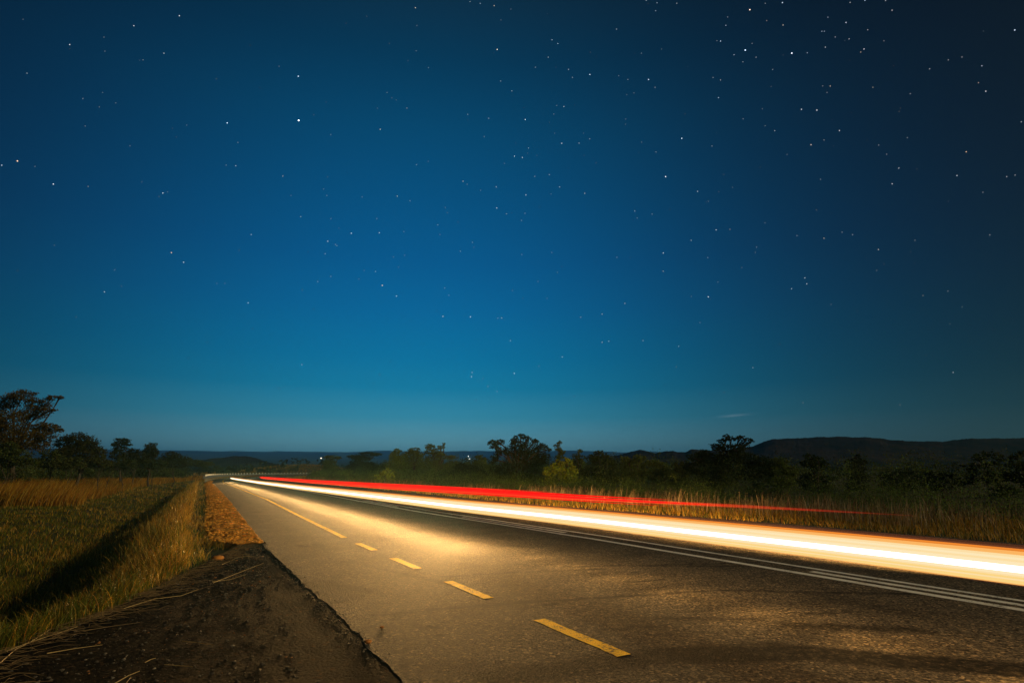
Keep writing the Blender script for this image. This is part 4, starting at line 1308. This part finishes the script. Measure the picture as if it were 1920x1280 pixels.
def streak(parent, name, s0, s1, w, z, rw, rz_, mtl, taper0=.6, taper1=.0, k=10, step=1.0):
    n = max(8, int(abs(s1 - s0) / step))
    s = np.linspace(s0, s1, n)
    p = road_pt(s, np.full(n, w) if np.isscalar(w) else np.interp(s, w[0], w[1]))
    off = np.array(parent.location)
    fade = np.ones(n)
    if taper0:
        fade = np.minimum(fade, .03 + .97 * np.clip((s - s0) / taper0, 0, 1))
    if taper1:
        fade = np.minimum(fade, .03 + .97 * np.clip((s1 - s) / taper1, 0, 1))
    th = np.arange(k) * 2 * math.pi / k
    nn = np.gradient(p, axis=0)
    nn = np.stack([nn[:, 1], -nn[:, 0]], -1)
    nn /= np.linalg.norm(nn, axis=1)[:, None]
    V = np.zeros((n, k, 3))
    V[..., :2] = p[:, None] + nn[:, None] * (np.cos(th)[None, :, None] * rw * fade[:, None, None])
    V[..., 2] = z + dip(s)[:, None] + np.sin(th)[None] * rz_ * fade[:, None]
    i, j = np.meshgrid(np.arange(n - 1), np.arange(k), indexing='ij')
    jn = (j + 1) % k
    f = np.stack([i * k + j, i * k + jn, (i + 1) * k + jn, (i + 1) * k + j], -1).reshape(-1, 4)
    loops = np.concatenate([f.ravel(), np.arange(k)[::-1], (n - 1) * k + np.arange(k)])
    starts = np.concatenate([np.arange(len(f)) * 4, [len(f) * 4, len(f) * 4 + k]])
    return new_mesh(name, V.reshape(-1, 3) - off, loops=loops, starts=starts, mat=mtl, parent=parent, smooth=True)


WT = 4.10
hp = road_pt(20.0, WT)
head = empty('light_trail', (hp[0], hp[1], 0), 'thick white and gold headlight trail sweeping along the road past the centre lines', 'light trail')
SA, SB = -16.0, 74.0
lay = [  # name, height, half height, half width, material
    ('amber_streak', .660, .005, .05, E_AMBER), ('orange_streak', .651, .006, .06, E_ORANGE), ('orange_streak', .642, .005, .07, E_ORANGE), ('cream_streak', .631, .008, .08, E_CREAM),
    ('pale_streak', .618, .007, .08, E_CREAM2), ('cream_streak', .606, .007, .08, E_CREAM), ('pale_streak', .595, .007, .09, E_CREAM2), ('pale_streak', .586, .005, .09, E_CREAM2),
    ('white_streak', .562, .020, .11, E_CORE),
    ('pale_streak', .537, .005, .10, E_CREAM2), ('cream_streak', .528, .006, .09, E_CREAM), ('gold_streak', .518, .006, .09, E_GOLD), ('cream_streak', .509, .005, .09, E_CREAM), ('gold_streak', .500, .006, .08, E_GOLD),
    ('gold_streak', .490, .006, .07, E_GOLD), ('orange_streak', .482, .004, .06, E_ORANGE)]
for nm, zc, hz, hw, mt in lay:
    streak(head, nm, SA, SB - abs(zc - .556) * 30, WT, zc, hw, hz, mt, 0, 3.0)
for zc, hz in ((.668, .008), (.674, .014), (.475, .005)):
    streak(head, 'glow_streak', SA, SB - 6, WT, zc, .05, hz, E_GLOW, 0, 8.0)

WRD = 7.2
rp2 = road_pt(30.0, WRD)
tail = empty('light_trail', (rp2[0], rp2[1], 0), 'thin red tail-light trail fading out along the far side of the road', 'light trail')
for k_, (zc, hz, s0, mt, tp) in enumerate([(.654, .030, 7.4, E_RED, 5), (.604, .024, 6.2, E_RED, 4), (.572, .016, 9.0, E_RED2, 6), (.545, .018, 7.4, E_RED, 6), (.512, .013, 13.0, E_RED2, 9), (.698, .024, 11.0, E_RED, 8)]):
    streak(tail, 'red_streak' if mt is E_RED else 'orange_red_streak', s0, 76 - k_ * .7, WRD, zc, .03, hz, mt, tp, 2.0, 8)
for i_ in range(12):
    streak(tail, 'glow_streak', 3.6 + i_ * .55, 74, WRD, .610 - .003 * i_, .03, .018 + .005 * (i_ % 5), E_REDGLOW, 1.5, 6, 8)


LAMP_W, LAMP_AIM, LAMP_ANG = 960, 11.5, 60


# the headlamps themselves, at points the car passed on its way towards the camera
def headlamp(s0, energy, aim_left, ang, down=-.09, w=WT, ahead=False, owner=None):
    owner = owner or head
    p = road_pt(s0, w)
    d = (road_pt(s0 - .5, w) - road_pt(s0 + .5, w)) * (-1 if ahead else 1)
    d /= np.linalg.norm(d)
    a = math.radians(aim_left)
    n_ = np.array([d[1], -d[0]])                            # turning towards the left verge
    v = d * math.cos(a) + n_ * math.sin(a)
    l = bpy.data.lights.new('headlamp', 'SPOT')
    l.energy = energy
    l.spot_size = math.radians(ang)
    l.spot_blend = 1.0
    l.color = (1.0, .56, .18)
    l.shadow_soft_size = .04
    o = bpy.data.objects.new('headlamp_light', l)
    o.location = (p[0] - owner.location[0], p[1] - owner.location[1], .425 + float(dip(s0)))
    o.parent = owner
    o.rotation_euler = Vector((-v[0], -v[1], down)).to_track_quat('Z', 'Y').to_euler()
    COL.objects.link(o)


for s0 in np.geomspace(9.6, 72, 32):
    headlamp(s0, LAMP_W * (.84 if 12 < s0 < 42 else 1.0), LAMP_AIM, LAMP_ANG)
for s0 in np.linspace(-12, 22, 40):                               # light spilling sideways and down from the lamps
    headlamp(s0, 34, 6.0, 150, .10)
for s0 in np.geomspace(2.5, 66, 14):                             # the other car, driving away from the camera
    headlamp(s0, 3600, 18.0, 62, -.06, WRD, True, tail)
for s0 in (44, 54, 63):
    headlamp(s0, 2600, -1.0, 40, -.02, WRD, True, tail)


# ------------------------------------------------------------------ lamps far out in the valley
M_LAMP = emit('lamp_glass', (1.0, .95, .85), 9.0)
M_LAMP_R = emit('lamp_glass_warm', (1.0, .70, .50), 9.0)
M_MAST = simple('mast', (.10, .10, .10), .7, .1)
for px, py, Y, mt, r_, lab in [(602, 858.5, 520, M_LAMP_R, .31, 'lone lit lamp in the valley left of the flat topped trees'), (878, 855, 560, M_LAMP, .31, 'upper of the two lit lamps in the valley gap between trees'),
                               (880.5, 860, 540, M_LAMP, .31, 'lower of the two lit lamps in the valley gap between trees')]:
    c = at(px, py, Y)
    g = gz1(c[0], c[1])
    root = empty('lamp_mast', (c[0], c[1], g), lab, 'lamp', 'lamps lit in the valley')
    T = Tubes()
    T.tube([(0, 0, -.5), (0, 0, (c[2] - g) * .5), (0, 0, c[2] - g - r_ * .7)], [.16, .12, .08], 7)
    T.build('pole', M_MAST, root)
    V, f = rock_verts(1, 3)
    th = np.linspace(0, math.pi, 8)
    T2 = Tubes()
    T2.tube(np.stack([th * 0, th * 0, c[2] - g - np.cos(th) * r_], -1), np.maximum(np.sin(th) * r_, .01), 10)
    T2.build('lamp_globe', mt, root)


# ------------------------------------------------------------------ stars
S = []   # x, y in the photograph, size, hue (b blue, w warm, o orange, n white)


def tile(ox, oy, txt):
    for e in txt.split():
        q_ = e.split(',')
        S.append((ox + float(q_[0]) / 3, oy + float(q_[1]) / 3, float(q_[2]), q_[3] if len(q_) > 3 else 'n'))


tile(0, 0, "1680,678,5 1678,430,3,b 1278,692,3,b 98,906,3,o 10,930,2 300,1036,2.5 392,252,2 753,146,2 1009,90,2.2 922,301,1.8 152,413,1.3 916,1086,2.3 942,1080,1 895,1107,1.2 1326,933,1.8 1272,929,1.2 1591,991,1.8,w 1338,802,1.2 1860,758,1.4 1692,1219,1.8 1838,1101,1.3 1820,1064,1.1 496,1049,1.3,w 797,1023,1.1 466,555,1.3 577,521,1 559,602,1.1,w 480,710,1 804,338,1.2 585,210,1 590,289,1 731,821,1 1050,705,1 1218,444,1 1570,374,1 1861,1230,1.3 1842,995,1 1637,1100,1 651,580,1 197,937,1.1 130,110,.8")
tile(640, 0, "417,45,2.2,w 877,279,3,w 860,33,2,w 781,20,1.8,b 724,10,1.6 1185,225,2,b 1218,246,2,b 1164,323,1.8 1092,379,1.5 1278,391,1.8 1398,420,2.8,b 1300,436,1.5 896,457,1.5 959,512,1.7 490,381,1.3 1728,448,2.8,b 1765,492,1.5 1612,448,1.4 1560,427,1.2 1646,524,1.2 1605,533,1 1252,600,2 1211,595,1.2 1195,642,1.3 1035,673,2.6 829,666,1.6 710,644,1.5 219,728,2.2,w 369,609,1.6,w 257,521,1.2 284,552,1 309,563,1 203,609,1 1240,807,2.4 1337,806,1.8 1397,782,1.5 1053,833,1.6 974,879,2.3 1018,886,2.3 804,769,1.2 1689,800,1.4 1770,855,1.4 1824,994,3.2 1915,779,3,b 1170,983,1.7 1088,993,1.5 1228,1052,1.8 1369,1088,2,w 871,1052,1.9 685,1020,2,w 708,1037,1.2 784,1071,1.2 1038,1097,2 1180,1092,1.2 315,1104,2,w 386,1130,1.6 423,927,1.5 489,908,1.1 874,1170,2.2 929,1203,1.6,w 1033,1200,1.3 1013,1240,1.3 586,1168,1.2 596,1196,1.2 1650,1187,1.8 1664,1226,1.4 1748,1204,1.3 117,1108,1.2 200,1230,1.2 1768,62,1.8,b 1776,17,1.7,b 1715,4,1.8 1887,20,1.5 1688,300,1.3 1801,277,1.2 1548,165,1.6 1160,78,1.2 954,52,1.1 898,114,1 425,145,1.1 270,246,1 421,287,1.2 1600,670,1.2 1598,700,1 1434,916,1 918,920,1 1114,1164,1.1 1362,750,1 1200,750,1")
tile(1280, 0, "378,56,3.2,w 561,16,2.5,b 1025,2,2.2,b 352,283,3.6,b 614,300,3.6 213,232,2.2,b 193,230,1.3 243,144,1.8,b 253,97,1.2 565,142,1.8,w 919,128,2.2,b 783,177,1.6,b 797,177,1.6,b 817,98,1.5,b 936,220,1.6 858,209,1.4 1020,277,2 1002,294,1.5,w 803,266,1.7 701,298,1.6,b 413,323,1.5 391,245,1.3 289,309,1.8,b 339,349,1.4 506,392,1.4 171,437,1.4 213,451,1.6 202,550,2,b 668,616,2.3 755,620,2.4 830,485,1.7,w 788,485,1.2 812,521,1.2 1070,492,1.4,w 882,735,2.1 722,815,2.2,w 795,788,1.4 518,736,1.7 464,708,1.4 340,669,1.3 1868,170,2.5,b 1683,371,1.7,b 1664,466,1.4,w 1705,514,2 1389,388,1.5 1280,528,1.3 1595,854,2.2,o 1543,988,1.9 1216,946,1.8 1178,1034,2 1264,775,1.3 1103,817,1.3 1148,868,1.3 84,1077,2 145,1133,1.2 776,1009,1.4 753,1181,1.3,w 1870,985,1.4 1823,994,1.5 1689,1082,1.2 1905,686,1.5 1178,59,1.7 1141,5,1.5 1041,169,1.4 1132,231,1.2 448,613,1.2 165,822,1.4 587,870,1.1 437,940,1 230,982,1 280,1054,1 942,15,1.5 464,20,1.3 473,117,1.2,w 463,1253,1.2 1571,322,1.2 1494,338,1.2")
tile(0, 420, "964,161,2.6,o 1033,215,2.3 587,381,2 1396,443,2.2 1698,790,2.2 1413,59,1.8 1844,97,2.2 1887,115,1.4 1895,122,1.4 1829,167,1.6 1701,370,1.6 1788,324,1.4 1861,295,1.4 645,258,1.3 1422,589,1.2 1345,147,1.1 306,120,1 1764,479,1.1 1220,334,1 1265,334,1 683,350,1 427,523,1 1060,752,1 1569,921,1.3 1166,663,1")
tile(640, 420, "56,52,2.5 214,50,2.2 351,43,1.4 543,5,1.5 555,60,1.2 738,103,1.6 669,153,1.6 745,131,1.1 192,267,1.8 231,345,3,o 310,405,2.2 98,309,1.3 129,261,1.2 572,519,2.4,w 726,522,2.3 902,528,2,w 880,528,1.5 581,360,1.4 605,401,1.3 951,655,1.7 1015,172,1.3 1184,160,1.3 1550,187,1.3 1215,273,1.4 1106,323,1.3 1811,163,2.2 1810,265,1.8,w 1595,446,1.9,w 1467,506,1.8,w 1347,524,1.6,w 1467,664,2,w 1504,658,1.8 1697,655,1.6 1897,687,1.7 1242,747,2 973,839,2.5 732,858,2.4 736,834,1.9 823,912,2 876,941,1.7 797,868,1.2 757,988,1.4 215,846,1.8 185,893,1.2 276,774,1.2 429,860,1.1 1111,799,1.2 1310,968,1.4 1885,803,1.4 1819,906,1.1 963,374,1.1 1158,418,1.1 357,176,1.1 293,185,1.2 322,242,1")
tile(1280, 420, "188,33,2.2 48,92,1.8 266,30,1.5,w 795,80,1.9,w 897,46,1.4 955,60,1.5 643,65,1.3 1101,143,2,w 1728,61,1.4 1307,92,1.2 144,409,2.6 687,303,2 698,336,2 612,364,2 141,189,1.5 332,245,1.2 199,326,1.3 49,407,1.1 395,807,1.6 1521,834,1.8 1221,1016,1.8 677,1005,1.3 1352,402,1.4,w 1492,377,1.3 1572,466,1.3 1092,261,1.2 1282,156,1.2 1134,224,1.1 416,130,1.3 409,160,1.1 97,554,1.3 835,452,1 1371,737,1 1503,561,1 233,947,1.2 545,673,1 100,950,1")

SD = 16000.0
HUE = {'n': (.88, .94, 1.0), 'b': (.62, .80, 1.0), 'w': (1.0, .82, .62), 'o': (1.0, .66, .40)}
m_star, t_, _ = mat('starlight')
a_ = nd(t_, 'ShaderNodeAttribute', attribute_name='tint')
e_ = nd(t_, 'ShaderNodeEmission')
e_.inputs['Strength'].default_value = 1.0
lk(t_, a_.outputs['Color'], e_.inputs['Color'])
lk(t_, e_.outputs[0], t_.nodes['Material Output'].inputs['Surface'])
m_star.cycles.emission_sampling = 'NONE'
OCT_V = np.array([(1, 0, 0), (-1, 0, 0), (0, 1, 0), (0, -1, 0), (0, 0, 1), (0, 0, -1)], float)
OCT_F = np.array([(0, 2, 4), (2, 1, 4), (1, 3, 4), (3, 0, 4), (2, 0, 5), (1, 2, 5), (3, 1, 5), (0, 3, 5)])


def star_geo(lst):
    V, Fc, Tn = [], [], []
    for i, (px, py, mg, hu) in enumerate(lst):
        d = ray(px, py)
        d /= np.linalg.norm(d)
        c = np.array([0, 0, H]) + d * SD
        rad = SD / F * (.38 + .205 * mg)
        V.append(c + OCT_V * rad)
        Fc.append(OCT_F + 6 * i)
        Tn.append(np.repeat(np.array(HUE[hu])[None] * (.08 + .30 * mg ** 1.6), 6, 0))
    return np.concatenate(V), np.concatenate(Fc), np.concatenate(Tn)


BRIGHT = {
    (560, 226): 'brightest white star in the left half of the sky', (559, 143): 'blue white star straight above the brightest star', (426, 231): 'blue white star left of the brightest star',
    (33, 302): 'orange star near the left edge of the sky', (932, 93): 'warm white star near the top, left of the middle', (1248, 331): 'bright white star high in the middle right of the sky',
    (1278, 260): 'bright blue star above the bright white star in the middle right', (1406, 19): 'warm white star at the top edge right of the middle', (1397, 94): 'bright blue star, left of the bright pair near the top right',
    (1485, 100): 'bright white star, right of the bright pair near the top right', (717, 535): 'bright orange star low left of the middle', (1903, 57): 'lone blue star in the dark top right corner'}
rest = []
for st in S:
    hit = None
    for (bx_, by_), lab in BRIGHT.items():
        if abs(st[0] - bx_) < 4 and abs(st[1] - by_) < 4:
            hit = lab
    if hit:
        v, f, t = star_geo([st])
        c = v.mean(0)
        o = new_mesh('star', v - c, f, mat=m_star, attrs={'tint': t})
        o.location = c
        tag(o, hit, 'star', 'brightest stars')
    else:
        rest.append(st)
for _ in range(240):                                            # the faintest ones
    px, py = rng.uniform(-60, 1980), rng.uniform(-60, 800)
    if rng.uniform() < .25 + .75 * np.exp(-((px - 1300) / 450) ** 2 - ((py - 200) / 260) ** 2):
        rest.append((px, py, rng.uniform(.25, .8), rng.choice(['n', 'b', 'n', 'w'])))
v, f, t = star_geo(rest)
tag(new_mesh('stars', v, f, mat=m_star, attrs={'tint': t}), 'field of faint stars over the whole sky', kind='stuff')

# ------------------------------------------------------------------ haze
HZ = bpy.data.materials.new('air')
HZ.use_nodes = True
ht = HZ.node_tree
ht.nodes.clear()
pv = nd(ht, 'ShaderNodeVolumePrincipled')
pv.inputs['Color'].default_value = (.24, .72, 1.0, 1)
pv.inputs['Density'].default_value = .00018
pv.inputs['Anisotropy'].default_value = 0.7
ho = nd(ht, 'ShaderNodeOutputMaterial')
lk(ht, pv.outputs[0], ho.inputs['Volume'])
hz = box_mesh('haze', (-7600, -7600, -16), (7600, 7600, 285), HZ)
tag(hz, 'thin bluish air over the whole valley', kind='stuff')
